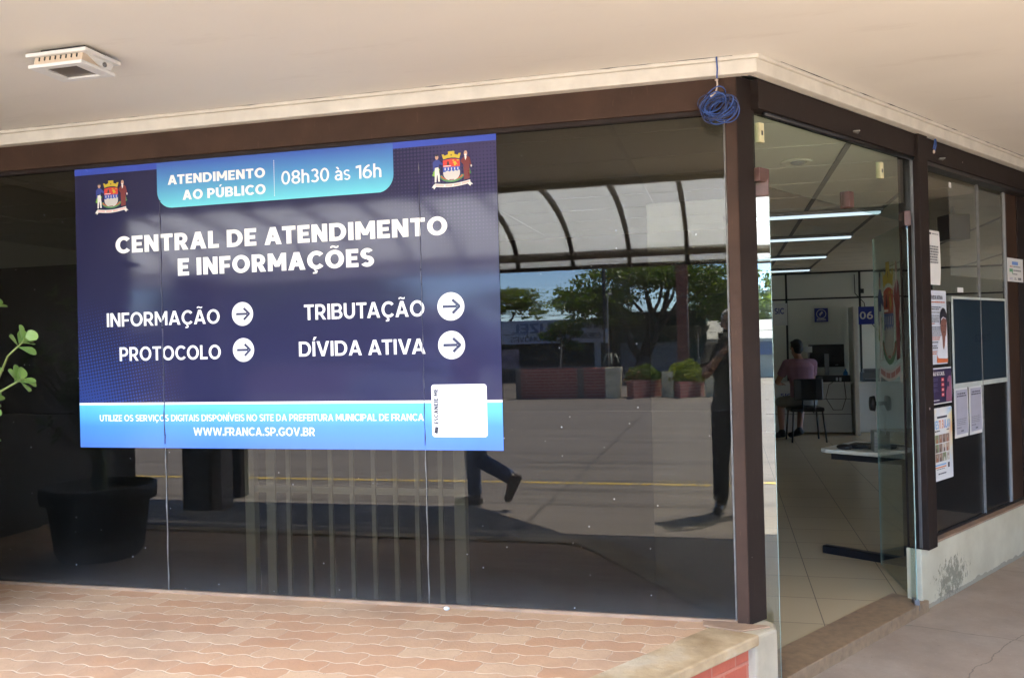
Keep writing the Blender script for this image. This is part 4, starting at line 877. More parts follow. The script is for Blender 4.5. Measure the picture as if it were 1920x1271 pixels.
sign('counter_sign', 'blue square sign numbered 06 on the partition', 'sign', 1.93, 2.15, 1.70, 1.965, 9.86, .008, BLUE, lambda m, w, h: (put_text(m, '06', w*.08, w*.92, h*.30, h*.42, -.0006, .2), [WS])[1])
def icon(m, w, h):
    n = 20
    for i in range(n):
        a, b = 2*PI*i/n, 2*PI*(i+1)/n; r0, r1 = .065, .075
        m.flat([(w/2+r0*math.cos(a), h*.58+r0*math.sin(a)), (w/2+r1*math.cos(a), h*.58+r1*math.sin(a)), (w/2+r1*math.cos(b), h*.58+r1*math.sin(b)), (w/2+r0*math.cos(b), h*.58+r0*math.sin(b))], -.0005)
    m.flat([(w/2-.02, h*.58-.04), (w/2-.03, h*.58+.0), (w/2+.01, h*.58+.045), (w/2+.03, h*.58+.02), (w/2, h*.58-.01)], -.0006)
    lines(m, random.Random(2), w*.15, w*.85, h*.08, h*.26, 2, -.0006, .01, 0, .1, True); return [WS]
sign('wall_sign', 'blue square sign with a white round emblem on the rear office wall', 'sign', 1.375, 1.58, 1.765, 1.985, 10.58, .008, BLUE, icon)
sign('desk_sign', 'white hanging sign lettered SIC beside the left door leaf', 'sign', .60, .925, 1.72, 2.06, 10.0, .008, WS, lambda m, w, h: (put_text(m, 'SIC', w*.42, w*.86, h*.52, h*.27, -.0006, .22), [BLUE])[1])
sign('desk_sign', 'white sign lettered SIC on the front of the counter', 'sign', .62, .98, .53, .72, 10.008, .008, WS, lambda m, w, h: (put_text(m, 'SIC', w*.48, w*.95, h*.42, h*.32, -.0006, .22), [BLUE])[1])
MO = thing('computer_monitor', 'large black monitor turned away on the rear counter', 'monitor', (1.50, 10.25, .835), .06)
m = MB(); m.box(-.265, .265, -.02, .025, .225, .575); SC = m.build('screen', M['black'], MO, .008); m = MB(); m.box(.13, .17, -.0225, -.019, .25, .265); m.build('label', M['grey'], SC)
m = MB(); m.box(-.032, .032, -.045, -.02, .02, .43); m.build('stand', M['grey'], MO, .004); m = MB(); m.box(-.12, .12, -.12, .08, 0, .02); m.build('base', M['grey'], MO, .004)
PC = thing('computer_case', 'low black computer case lying on the counter under the monitor', 'computer', (1.56, 10.10, .835)); m = MB(); m.box(-.26, .26, -.05, .08, 0, .10); m.build('case', M['black'], PC, .004)
m = MB(); m.box(.05, .08, -.053, -.05, .02, .07); m.box(.10, .13, -.053, -.05, .015, .07); m.build('label', WS, PC)
m = MB(); m.box(-.055, .055, -.004, .004, .46, .55); m.box(-.012, .012, -.003, .003, 0, .46, 1); cs2 = m.build('card_holder', [WS, M['steel']]); cs2.location = (1.22, 10.02, .835); tag(cs2, 'small white card on a stand in front of the monitor', 'card')
m = MB(); m.lathe([(.035, 0), (.036, .12), (.03, .15), (.014, .17), (.014, .195)], n=12); o = m.build('bottle', P('blue_plastic', (.03, .16, .45, 1), .3, .1, 9)); o.location = (1.76, 10.12, .835); tag(o, 'blue plastic bottle beside the partition', 'bottle')
PR = thing('printer', 'grey printer on the side counter behind the partition', 'printer', (2.17, 10.2, .835)); m = MB(); m.box(-.18, .18, -.14, .14, 0, .14); m.box(-.15, .15, -.10, .12, .14, .19); m.build('body', P('dim_grey_plastic', (.14, .15, .16, 1), .5, .1, 9), PR, .01); m = MB(); m.box(-.14, .14, -.24, -.13, .04, .05); m.build('paper_tray', M['grey'], PR)
m = MB(); m.tube([(1.56, 9.99, .84), (1.50, 9.97, .80), (1.45, 9.96, .60), (1.55, 9.955, .42), (1.68, 9.96, .42), (1.74, 9.97, .60), (1.72, 9.99, .84)], .006, 6); tag(m.build('cable', M['black']), 'black cable looping down the front of the rear counter', 'cable')
m = MB(); m.tube([(1.985, 10.585, 2.5), (1.99, 10.585, 2.2), (2.12, 10.585, 2.05), (2.16, 10.58, 1.8), (2.3, 10.58, 1.62)], .006, 6); m.box(2.07, 2.12, 10.575, 10.59, 2.2, 2.27); tag(m.build('wall_cable', M['seam']), 'thin dark cable running down the rear wall above the 06 sign', 'cable')
# visitor chair
CH = thing('visitor_chair', 'black office chair under the seated visitor', 'chair', (1.075, 9.14, .045), .12)
m = MB(); m.box(-.23, .23, -.21, .22, .43, .49); m.build('seat', M['black'], CH, .02)
m = MB(); m.prism([(-.20, -.265), (-.10, -.285), (.10, -.285), (.20, -.265), (.20, -.235), (.10, -.255), (-.10, -.255), (-.20, -.235)], .60, .90); m.build('backrest', M['black'], CH, .02)
for sx_ in (-1, 1):
    m = MB(); m.tube([(sx_*.20, -.20, .43), (sx_*.235, -.25, 0)], .013, 8); m.build('leg', M['black'], CH); m = MB(); m.tube([(sx_*.20, .19, .43), (sx_*.23, .22, 0)], .013, 8); m.build('leg', M['black'], CH)
m = MB(); m.tube([(-.08, -.18, .42), (-.08, -.25, .46), (-.08, -.262, .65)], .012, 8); m.build('back_support', M['black'], CH); m = MB(); m.tube([(.08, -.18, .42), (.08, -.25, .46), (.08, -.262, .65)], .012, 8); m.build('back_support', M['black'], CH)

# self-service table standing against the entrance window, at right angles to it
KT = thing('side_table', 'white topped table on navy T legs just inside the doorway', 'table', mw=MR @ Matrix.Translation((2.30, .08, .045)))
def slab(pts, z0, z1): mm = MB(); mm.prism(pts, z0, z1); return mm
slab([(0, .0), (0, .80), (.03, .85), (.55, .85), (.55, 0)], .70, .728).build('table_top', P('cream_laminate', (.60, .60, .52, 1), .4, .05, 9), KT, .006)
for xx in (.03, .46):
    m = MB(); m.box(xx, xx+.06, .22, .30, .05, .70); m.build('leg', M['navy_metal'], KT, .004)
m = MB(); m.box(.04, .08, .06, .78, .655, .70); m.build('beam', M['black'], KT)
m = MB(); m.box(.03, .09, .03, .86, .0, .055); m.build('foot', M['navy_metal'], KT, .008); m = MB(); m.box(.46, .52, .03, .40, 0, .055); m.build('foot', M['navy_metal'], KT, .008)
def on_table(name, lab, cat, s, y, build, rz=0):
    t = thing(name, lab, cat, mw=MR @ Matrix.Translation((2.30+s, .08+y, .7735)) @ Matrix.Rotation(rz, 4, 'Z')); build(t); return t
def kb(t):
    m = MB(); m.yz([(-.22, 0), (.22, 0), (.22, .022), (-.22, .018)], -.075, .075); b_ = m.build('body', M['black'], t, .004)
    m = MB()
    for i in range(5):
        for j in range(14): m.box(-.062+i*.026, -.041+i*.026, -.205+j*.0295, -.181+j*.0295, .019, .026)
    m.build('keys', P('black_key', (.03, .03, .032, 1), .4, .1, 9), t)
on_table('keyboard', 'black keyboard on the side table', 'keyboard', .22, .50, kb, .15)
def mouse(t): m = MB(); m.ell((0, 0, .012), .032, .055, .022, 14); m.build('shell', M['black'], t); m = MB(); m.tube([(0, -.05, .008), (.02, -.1, .006), (.10, -.16, .006)], .003, 6); m.build('cable', M['black'], t)
on_table('computer_mouse', 'black mouse near the free corner of the side table', 'mouse', .07, .70, mouse)
def disp(t):
    m = MB(); m.box(-.05, .05, -.06, .06, 0, .14); bx = m.build('box', P('clear_grey_plastic', (.30, .33, .31, 1), .3, .1, 9), t, .006)
    m = MB(); lines(m, random.Random(9), -.05, .05, .03, .11, 4, -.0615, .007, 0, .2); m.open = True; o = m.build('label', INK, bx)
    m = MB(); m.tube([(-.02, -.05, .12), (-.022, -.055, .25), (-.008, -.05, .30)], .011, 8); m.tube([(.02, -.05, .12), (.028, -.055, .26), (.008, -.05, .31)], .011, 8); m.build('strap', M['white'], t)
    m = MB(); m.tube([(-.045, -.02, .32), (.045, -.02, .32)], .014, 10); m.build('spindle', M['steel'], t)
    for s_ in (-1, 1):
        m = MB(); m.tube([(s_*.035, -.02, .32), (s_*.062, -.02, .32)], [.052, .045], 18); m.build('disc', M['black'], t)
on_table('queue_ticket_dispenser', 'small grey dispenser box with white straps and black discs on the side table', 'dispenser', .07, .45, disp, -.95)

# pale slatted bench end right behind the front glass
RL = thing('slatted_gate', 'pale slatted wooden gate leaning behind the front glass under the poster', 'gate', (-1.9, .22, .045))
m = MB(); m.box(.575, .635, 0, .05, 0, 1.13); m.build('post', M['wood_pale'], RL, .004); m = MB(); m.box(-.58, -.525, 0, .05, 0, 1.13); m.build('post', M['wood_pale'], RL, .004)
m = MB(); m.box(-.525, .575, .012, .04, .755, .79); m.build('rail', M['wood_pale'], RL); m = MB(); m.box(-.58, .635, .0, .05, 1.13, 1.17); m.build('rail', M['wood_pale'], RL)
for i, x in enumerate((-.43, -.33, -.21, -.09, .028, .148, .265, .38, .505)):
    w = .03 if i == 0 else .013
    m = MB(); m.box(x-w/1.2, x+w/1.2, .002, .018, .05, 1.13); m.build('slat', M['wood_pale'], RL)

# ================================================================== POTTED PLANT ON THE TERRACE
PP = thing('potted_plant', 'potted shrub with rounded green leaves at the left end of the terrace', 'plant', (-3.72, -.62, .322))
m = MB(); m.lathe([(.22, 0), (.25, .05), (.285, .33), (.29, .34), (.325, .345), (.33, .43), (.30, .435), (.285, .38)], n=28); m.build('pot', P('dark_clay_pot', (.06, .05, .045, 1), .6, .2, 9, .2), PP)
m = MB(); m.lathe([(.29, .36), (.2, .385), (.05, .39)], n=20); m.build('soil', P('soil', (.05, .035, .025, 1), .95, .4, 20, .5), PP)
lf = MB(); st = MB(); rnd = random.Random(11)
def leaf(mb, base, d, up, L_, Wd, fold=.2):
    d = Vector(d).normalized(); s_ = d.cross(Vector(up)); s_ = s_.normalized() if s_.length > 1e-4 else d.orthogonal().normalized(); n_ = s_.cross(d)
    base = Vector(base); prof = [(0, .06), (.22, .36), (.45, .74), (.68, 1), (.86, .82), (.96, .45)]
    vs = [base+d*(L_*t)+n_*(-fold*L_*t*t*.5) for t, w in prof]+[base+d*L_-n_*(fold*L_*.5)]
    lft = [base+d*(L_*t)+s_*(Wd/2*w)+n_*(.08*L_*w-fold*L_*t*t*.5) for t, w in prof]; rgt = [base+d*(L_*t)-s_*(Wd/2*w)+n_*(.08*L_*w-fold*L_*t*t*.5) for t, w in prof]
    fs = []; k = len(prof)
    for i in range(k-1): fs += [(i, i+1, k+1+i+1, k+1+i), (i+1, i, 2*k+1+i, 2*k+1+i+1)]
    fs += [(k-1, k, 2*k), (k, k-1, 3*k)]
    mb.add(vs+lft+rgt, fs, 0, True)
def rosette(c, d, n=6, L_=.075):
    d = Vector(d).normalized(); o = d.orthogonal().normalized(); q = d.cross(o); a0_ = rnd.uniform(0, 6)
    for k in range(n):
        a = a0_+k*2*PI/n+rnd.uniform(-.3, .3); tilt = rnd.uniform(.5, 1.35)
        v = d*math.cos(tilt)+(o*math.cos(a)+q*math.sin(a))*math.sin(tilt)
        leaf(lf, Vector(c)-d*rnd.uniform(0, .04), v, d, L_*rnd.uniform(.8, 1.1), L_*rnd.uniform(.55, .68))
TIPS = [((.925, -.27, 1.285), (.75, .0, .55)), ((.885, -.24, 1.13), (.8, .2, .45)), ((.70, -.25, 1.0), (.7, 0, .2)), ((.665, -.30, .93), (.8, 0, .2))]
trunk = [(0, 0, .38), (.01, 0, .55), (-.02, .01, .70)]
st.tube(trunk, [.05, .04, .032], 8)
ends = [(Vector(t), Vector(d)) for t, d in TIPS]
for k in range(40):
    a = rnd.uniform(0, 2*PI); h = rnd.uniform(.75, 1.75); r = rnd.uniform(.12, .58)*(1-.25*abs(h-1.2))
    c = Vector((min(r*math.cos(a)*.9, .26), r*math.sin(a)*.7, h)); ends.append((c, Vector((math.cos(a)*.6, math.sin(a)*.6, .6))))
for i, (c, d) in enumerate(ends):
    if i < 4: mid = Vector((.45, -.10, .80+.08*i)); pts = [(-.0, 0, .66), mid, c-d.normalized()*.10, c]
    else: mid = Vector((c.x*.45, c.y*.45, .55+(c.z-.55)*.55)); pts = [(-.01, .0, .55+.1*rnd.random()), mid, c]
    st.tube(pts, [.014, .008]+[.004]*(len(pts)-2), 6); rosette(c, d, 7 if i < 4 else 6)
    if i >= 4: rosette(c-d.normalized()*.09, d, 5)
st.build('stems', M['stem'], PP); lf.build('foliage', M['leaf_pot'], PP)
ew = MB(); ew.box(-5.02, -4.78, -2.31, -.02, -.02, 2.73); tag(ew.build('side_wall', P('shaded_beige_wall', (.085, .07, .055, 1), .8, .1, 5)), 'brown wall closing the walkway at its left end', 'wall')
ww = MB(); ww.box(4.62, 4.9, -3.4, -.005, -.01, 2.73); tag(ww.build('wing_wall', M['brown_dark'], None, 0, MR), 'dark brown wall standing out beyond the entrance window', 'wall')

nb = MB(); nb.box(-4.5, 16, -10.5, -8.2, -.02, 8.5); tag(nb.build('sky_blocker', M['cream'], None, 0, MR), 'long cream block added out of view to hold the sky off the entrance', 'building')  # unseen block, added to keep blue skylight off the entrance side

# ================================================================== ARCHED WALKWAY CANOPY
CA = thing('walkway_canopy', 'translucent arched canopy on brown ribs along the edge of the walkway', 'canopy')
def arch(t):                                          # 0 at the soffit, 1 at the drip edge
    a = t*PI/2; return (-2.32-1.48*math.sin(a), 2.225+.50*math.cos(a))
m = MB(); n = 14; vs = []; fs = []
for lay in (0, .006):
    for x in (-6.9, 1.32):
        for i in range(n+1): y, z = arch(i/n); vs.append((x, y, z+lay))
for i in range(n):
    a, b, c_, d_ = i, i+1, n+1+i+1, n+1+i; k = 2*(n+1); fs += [(a, b, c_, d_), (k+d_, k+c_, k+b, k+a)]
m.add(vs, fs, 0, True); m.build('roof_sheet', M['canopy'], CA)
RB = P('brown_rib_paint', (.075, .05, .035, 1), .5, .2, 9)
ribx = [1.20, .70, .20, -.31, -.81, -1.32, -1.83]+[-2.34-.51*i for i in range(9)]
rib0 = None
for x in ribx:
    if rib0 is None:
        m = MB()
        for i in range(12):
            y, z = arch(i/12); y2, z2 = arch((i+1)/12); m.bar((0, y, z-.02), (0, y2, z2-.02), .036, .036)
        rib0 = m.build('rib', RB, CA); rib0.location.x = x
    else:
        c = rib0.copy(); COL.objects.link(c); c.parent = CA; c.location.x = x
m = MB(); m.tube([(-6.9, -3.74, 2.315), (1.32, -3.74, 2.315)], .038, 12); m.build('edge_tube', P('grey_brown_tube', (.17, .14, .11, 1), .5, .1, 9), CA)
m = MB(); m.box(-6.9, 1.32, -3.815, -3.785, 2.195, 2.23); m.build('drip_edge', RB, CA)
m = MB(); m.box(-6.9, 1.32, -2.42, -2.352, 2.68, 2.7345); m.build('wall_plate', RB, CA)
m = MB(); m.prism([(-7, -4.28), (-.36, -4.28), (-1.36, -5.25), (-7, -5.25)], 3.46, 3.56); m.build('shadow_slab', P('concrete_slab', (.3, .28, .25, 1), .8, .1, 5), CA)  # added above the canopy to cast the wider shadow on the ground
m = MB(); m.box(-5.22, -4.93, -3.83, -3.55, -.01, 2.26); m.build('post', M['brown_dark'], CA); m = MB(); m.box(-4.925, -4.82, -3.80, -3.6, -.01, 2.25); m.build('downpipe_casing', P('mid_brown_paint', (.15, .105, .08, 1), .5, .1, 9), CA)
for x in (-5.1, -6.7):
    m = MB(); m.box(x-.06, x+.06, -4.45, -4.3, -.02, 3.46); m.build('shadow_slab_post', M['brown_dark'], CA)  # supports for the added shadow-casting slab

# ================================================================== PEOPLE
def remesh(mb, name, mat, parent, vox=.009, smooth=5):
    o = mb.build(name, mat); md = o.modifiers.new('r', 'REMESH'); md.mode = 'VOXEL'; md.voxel_size = vox; md.use_smooth_shade = True
    s_ = o.modifiers.new('s', 'SMOOTH'); s_.factor = .5; s_.iterations = smooth
    me = bpy.data.meshes.new_from_object(o.evaluated_get(bpy.context.evaluated_depsgraph_get())); me.name = name
    old = o.data; o.modifiers.clear(); o.data = me; bpy.data.meshes.remove(old)
    me.materials.clear(); me.materials.append(mat)
    me.polygons.foreach_set('use_smooth', [True]*len(me.polygons)); o.parent = parent; return o
def V3(*a): return Vector(a)
def hand(mb, wr, d, palm, curl, side, L_=.185):
    d = Vector(d).normalized(); palm = (Vector(palm)-d*Vector(palm).dot(d)).normalized(); sd = d.cross(palm)*side
    q = Matrix((sd, d, palm)).transposed()
    mb.ell(wr+d*.05, .042, .056, .016, 12, 0, q)
    for k, ln in enumerate((.068, .078, .073, .058)):
        b = wr+d*(.092-abs(k-1.2)*.004)+sd*(.030-.020*k); e = b+(d*math.cos(curl*.6)+palm*math.sin(curl*.6))*ln*.52; f = e+(d*math.cos(curl*1.5)+palm*math.sin(curl*1.5))*ln*.48
        mb.cap(b-d*.02, e, .0095, .0088, 8); mb.cap(e, f, .0088, .0072, 8)
    b = wr+d*.03+sd*.034; e = b+(d*.6+sd*.6+palm*.35).normalized()*.04; f = e+(d*.85+sd*.1+palm*.4).normalized()*.034
    mb.cap(b, e, .013, .0105, 8); mb.cap(e, f, .0105, .008, 8)
def person(label, loc, rz, J, shirt, trousers, shoes, hair, shorts=False, hairlen=0, skin=None, boots=False):
    t = thing('person', label, 'person', loc, rz); skin = skin or M['skin']
    pe, ch, nk, hd = J['pelvis'], J['chest'], J['neck'], J['head']
    b = MB()
    def torso(mb, g):
        mid = pe.lerp(ch, .5)
        mb.loft([(pe-V3(0, 0, .07), .13+g, .10+g), (pe+V3(0, 0, .02), .165+g, .118+g), (mid, .148+g, .105+g), (pe.lerp(ch, .85), .172+g, .118+g), (ch+V3(0, 0, .05), .175+g, .112+g), (ch+V3(0, 0, .11), .135+g, .085+g), (ch+V3(0, .01, .155), .065+g*.6, .06+g*.6)])
    torso(b, 0); b.cap(ch+V3(0, 0, .12), nk, .062, .055); b.cap(nk, hd-V3(0, -.01, .05), .055, .055)
    yaw = J.get('look', 0); pit = J.get('nod', 0); q = (Matrix.Rotation(yaw, 3, 'Z') @ Matrix.Rotation(pit, 3, 'X'))
    def hp(x, y, z): return hd+q @ V3(x, y, z)
    b.ell(hd+q @ V3(0, -.008, .02), .076, .095, .105, 18, 0, q); b.ell(hp(0, .028, -.045), .058, .062, .072, 14, 0, q); b.ell(hp(0, .06, -.092), .026, .024, .022, 10, 0, q)
    b.cap(hp(0, .086, .008), hp(0, .108, -.026), .010, .015, 8); b.ell(hp(0, .088, -.058), .024, .012, .010, 10, 0, q)
    for s_ in (-1, 1):
        b.ell(hp(s_*.079, -.008, -.012), .010, .020, .032, 8, 0, q); b.ell(hp(s_*.033, .078, .026), .020, .012, .007, 8, 0, q)
        S_, E_, Wr = J['sh'][s_], J['el'][s_], J['wr'][s_]
        b.cap(ch+V3(s_*.10, 0, .09), S_, .06, .058); b.cap(S_, E_, .052, .040); b.cap(E_, E_.lerp(Wr, .35), .041, .040); b.cap(E_.lerp(Wr, .35), Wr, .040, .027)
        hd_, pm_, cu_ = J['hand'][s_]; hand(b, Wr, hd_, pm_, cu_, s_)
        H, K, A, To = J['hip'][s_], J['kn'][s_], J['an'][s_], J['toe'][s_]
        b.cap(H, K, .085, .054); b.cap(K, K.lerp(A, .35), .053, .054); b.cap(K.lerp(A, .35), A, .053, .036); b.cap(A-V3(0, 0, .03), To, .036, .03)
    body = remesh(b, 'body', skin, t, .0085, 4)
    for s_ in (-1, 1):
        m = MB(); m.ell(hp(s_*.032, .083, .008), .013, .008, .008, 8); m.build('eye', M['eye'], body)
    m = MB(); torso(m, .014)
    for s_ in (-1, 1):
        S_, E_ = J['sh'][s_], J['el'][s_]; e2 = S_.lerp(E_, J.get('sleeve', .6)); m.cap(ch+V3(s_*.10, 0, .09), S_, .074, .073); m.tube([S_, S_.lerp(E_, .5), e2], [.070, .066, .066], 14)
    remesh(m, 'shirt', shirt, t, .009, 3)
    m = MB(); m.loft([(pe-V3(0, 0, .09), .145, .115), (pe, .182, .135), (pe+V3(0, 0, .09), .168, .124)])
    for s_ in (-1, 1):
        H, K, A = J['hip'][s_], J['kn'][s_], J['an'][s_]; m.cap(H, K, .106, .078)
        if shorts: m.tube([K, K.lerp(A, .12)], [.072, .072], 14)
        else: m.cap(K, K.lerp(A, .35), .077, .074); m.tube([K.lerp(A, .3), A+V3(0, 0, .005)], [.074, .068], 14)
    remesh(m, 'trousers', trousers, t, .010, 3)
    for s_ in (-1, 1):
        A, To = J['an'][s_], J['toe'][s_]; f = (To-A).normalized(); dn = V3(0, 0, -1); K = J['kn'][s_]; leg = (A-K).normalized(); heel = A+leg*.055-(f-leg*f.dot(leg)).normalized()*.035
        m = MB(); m.cap(heel, To, .044, .041, 14); m.cap(A+leg*.02, heel.lerp(To, .5), .055, .044, 14)
        if boots: m.cap(A-leg*.12, A+leg*.03, .056, .053, 14)
        remesh(m, 'shoe', shoes, t, .008, 3)
    m = MB(); m.ell(hp(0, -.022, .040), .084, .096, .098, 16, 0, q); m.ell(hp(0, -.045, .0), .078, .066, .09, 14, 0, q); m.ell(hp(0, .045, .098), .055, .04, .026, 10, 0, q)
    if hairlen: m.ell(hp(0, -.07, -.04), .07, .045, .06, 12, 0, q)
    o = remesh(m, 'hair', hair, t, .009, 1)
    return t, body, o
# photographer at the canopy edge, seen mirrored in the front glass
J = dict(pelvis=V3(0, -.01, .97), chest=V3(0, 0, 1.36), neck=V3(0, .03, 1.56), head=V3(-.005, .06, 1.685), look=.0, nod=-.05, sleeve=.72,
    sh={-1: V3(-.185, .01, 1.455), 1: V3(.15, -.03, 1.45)}, el={-1: V3(-.225, .17, 1.235), 1: V3(.135, .10, 1.22)}, wr={-1: V3(-.075, .225, 1.435), 1: V3(.095, .20, 1.48)},
    hand={-1: (V3(.55, -.05, .65), V3(.4, .1, .6), .9), 1: (V3(-.35, .25, .5), V3(-.8, .1, -.1), 1.0)},
    hip={-1: V3(-.095, 0, .93), 1: V3(.095, 0, .93)}, kn={-1: V3(-.115, .03, .50), 1: V3(.11, .04, .50)}, an={-1: V3(-.125, -.02, .10), 1: V3(.12, -.02, .10)}, toe={-1: V3(-.16, .15, .035), 1: V3(.15, .15, .035)})
DARKS = P('charcoal_tshirt', (.030, .030, .028, 1), .85, .2, 12, .2, 60); JEANS = P('dark_jeans', (.024, .030, .050, 1), .85, .35, 9, .2, 80); BOOT = P('black_leather', (.045, .036, .03, 1), .28, .3, 12)
GREYH = P('grey_hair', (.34, .33, .31, 1), .8, .3, 40, .6, 90)
ph, phb, _ = person('photographer in a charcoal t-shirt and dark jeans holding a camera, mirrored in the front glass', (.045, -4.08, -.005), 0, J, DARKS, JEANS, BOOT, GREYH, boots=True)
m = MB(); m.tube([V3(-.108, .212, 1.40), V3(-.092, .218, 1.418)], .036, 14); m.build('wristwatch', M['steel'], phb)
PCm = thing('camera', 'black camera held at the face of the mirrored photographer', 'camera', (.0, -3.93, 1.55))
m = MB(); m.box(-.07, .07, -.03, .03, -.05, .045); m.box(-.03, .03, -.03, .03, .045, .075); m.box(.045, .075, -.02, .055, -.045, .035); m.build('body', M['black'], PCm, .008)
m = MB(); m.tube([(0, .03, 0), (0, .085, 0)], .036, 20); m.tube([(0, .085, 0), (0, .118, 0)], .04, 20); m.build('lens', M['black'], PCm)
# passer-by striding past outside, mirrored under the poster
J = dict(pelvis=V3(0, -.02, .93), chest=V3(0, .05, 1.31), neck=V3(0, .085, 1.5), head=V3(0, .11, 1.62), sleeve=.6,
    sh={-1: V3(-.18, .05, 1.40), 1: V3(.18, .05, 1.40)}, el={-1: V3(-.22, .16, 1.15), 1: V3(.22, -.10, 1.14)}, wr={-1: V3(-.21, .36, 1.05), 1: V3(.22, -.06, .89)},
    hand={-1: (V3(0, .9, -.2), V3(.9, 0, -.2), .6), 1: (V3(0, .2, -1), V3(-.9, 0, 0), .6)},
    hip={-1: V3(-.09, -.02, .89), 1: V3(.09, -.02, .89)}, kn={-1: V3(-.10, .03, .48), 1: V3(.09, -.10, .47)}, an={-1: V3(-.10, .01, .10), 1: V3(.09, -.40, .30)}, toe={-1: V3(-.10, .18, .035), 1: V3(.09, -.37, .11)})
BJ = P('blue_jeans', (.045, .095, .22, 1), .85, .3, 9, .2, 80); BRB = P('brown_boot', (.06, .04, .03, 1), .5, .3, 12)
person('passer-by in blue jeans and brown boots, legs mirrored under the poster', (-2.40, -4.08, -.018), PI/2, J, P('dull_red_shirt', (.22, .06, .05, 1), .85, .2, 9), BJ, BRB, P('brown_hair', (.05, .03, .02, 1), .8, .3, 40, .5, 90), boots=True)
# visitor on the black chair, back to us
J = dict(pelvis=V3(0, -.06, .60), chest=V3(-.02, .0, 1.02), neck=V3(-.03, .06, 1.20), head=V3(-.035, .10, 1.325), look=.35, nod=-.15, sleeve=.62,
    sh={-1: V3(-.20, .02, 1.10), 1: V3(.165, .02, 1.10)}, el={-1: V3(-.30, .16, .84), 1: V3(.22, .20, .86)}, wr={-1: V3(-.20, .40, .80), 1: V3(.12, .42, .80)},
    hand={-1: (V3(.4, .9, 0), V3(0, 0, -1), .4), 1: (V3(-.4, .9, 0), V3(0, 0, -1), .4)},
    hip={-1: V3(-.10, -.03, .56), 1: V3(.10, -.03, .56)}, kn={-1: V3(-.20, .38, .53), 1: V3(.12, .40, .53)}, an={-1: V3(-.24, .22, .11), 1: V3(-.02, .10, .14)}, toe={-1: V3(-.27, .38, .035), 1: V3(-.10, .26, .05)})
person('seated visitor in a dull pink t-shirt and grey shorts, back turned, at the rear counter', (1.045, 9.20, .045), .22, J, P('dull_pink_tshirt', (.27, .145, .20, 1), .85, .1, 9), P('grey_shorts', (.22, .22, .21, 1), .85, .1, 9), P('dark_grey_shoe', (.03, .035, .04, 1), .6, .2, 9), P('black_hair', (.012, .010, .010, 1), .7, .2, 40, .4, 90), shorts=True)

# ================================================================== ACROSS THE CAR PARK (all of it seen mirrored in the glass)
G = -.02
def wallbox(name, lab, pts, z1, mat, cat='wall'):
    m = MB(); m.prism(pts, G, z1); return tag(m.build(name, mat), lab, cat)
CONC = P('pale_concrete', (.80, .71, .48, 1), .85, .25, 5, .3)
BW = thing('brick_wall', 'long dark red brick wall with concrete posts across the car park', 'wall')
m = MB(); m.box(-5.62, -4.00, -19.7, -19.5, G, .80); m.build('brick_panel', M['brick_far'], BW)
m = MB(); m.box(-3.83, -3.23, -19.7, -19.5, G, .80); m.build('brick_panel', M['brick_far'], BW)
for a_, b_ in ((-5.75, -5.62), (-4.00, -3.83)):
    m = MB(); m.box(a_, b_, -19.72, -19.46, G, .79); m.build('post', P('dull_post', (.22, .21, .18, 1), .85, .2, 5), BW)
m = MB(); m.xz([(-3.22, G), (-2.84, G), (-2.78, .82), (-3.22, .81)], -19.75, -19.45); m.build('end_pier', CONC, BW)
def planter(lab, x0, x1, z, plants, name='brick_planter'):
    t = thing(name, lab, 'planter', group='brick planters across the car park'); w = x1-x0
    m = MB(); m.prism([(x0, -20.0), (x0+w*.31, -19.0), (x1, -20.1), (x1-.05, -20.7)], G, z); m.build('brickwork', M['brick_far'], t)
    m = MB(); m.prism([(x0+.06, -20.0), (x0+w*.32, -19.12), (x1-.06, -20.12), (x1-.1, -20.6)], z, z+.012); m.build('soil', P('soil', (.05, .035, .025, 1), .95, .4, 20, .5), t); return t
planter('low brick planter of orange flowers, beside the concrete pier', -2.70, -1.76, .45, 0)
planter('low brick planter under a clipped yellow-green bush', -1.46, -.62, .40, 0)
wallbox('concrete_slab', 'upright stained concrete slab between the two brick planters', [(-1.74, -19.95), (-1.40, -19.75), (-1.40, -19.6), (-1.74, -19.8)], .66, CONC, 'slab')
wallbox('concrete_slab', 'stained concrete slab at the right of the yellow-green bush', [(-.58, -19.9), (.6, -19.9), (.6, -19.7), (-.58, -19.7)], .52, CONC, 'slab')
def clump(name, lab, c, r, n, size, mat, rnd, flowers=None):
    t = thing(name, lab, 'plant', (c[0], c[1], c[2])); m = MB(); m2 = MB()
    for i in range(n):
        v = Vector((rnd.gauss(0, 1), rnd.gauss(0, 1), rnd.gauss(0, 1))).normalized()*rnd.uniform(.7, 1.05); p = Vector((v.x*r[0], v.y*r[1], abs(v.z)*r[2]*(1+.25*math.sin(v.x*7+v.y*5)))); s_ = size*rnd.uniform(.6, 1.4)
        q = Euler((rnd.uniform(0, 6), rnd.uniform(0, 6), rnd.uniform(0, 6))).to_matrix(); (m2 if flowers and rnd.random() < .22 and p.x < 0 else m).add([p+q @ V3(-s_, -s_*.5, 0), p+q @ V3(s_, -s_*.5, 0), p+q @ V3(s_*.6, s_*.6, .2*s_), p+q @ V3(-s_*.6, s_*.6, .2*s_)], [(0, 1, 2, 3)])
    m.open = True; m.build('foliage', mat, t); k = MB(); k.tube([(0, 0, -.02), (0, 0, r[2]*.6)], .03, 6); k.build('stem', M['bark'], t)
    if flowers: m2.open = True; m2.build('flowers', flowers, t)
    return t
rnd = random.Random(21)
clump('flower_clump', 'mixed clump of orange flowers growing in a brick planter', (-2.22, -19.85, .46), (.50, .3, .34), 1100, .045, M['leaf_tree'], rnd, M['flower'])
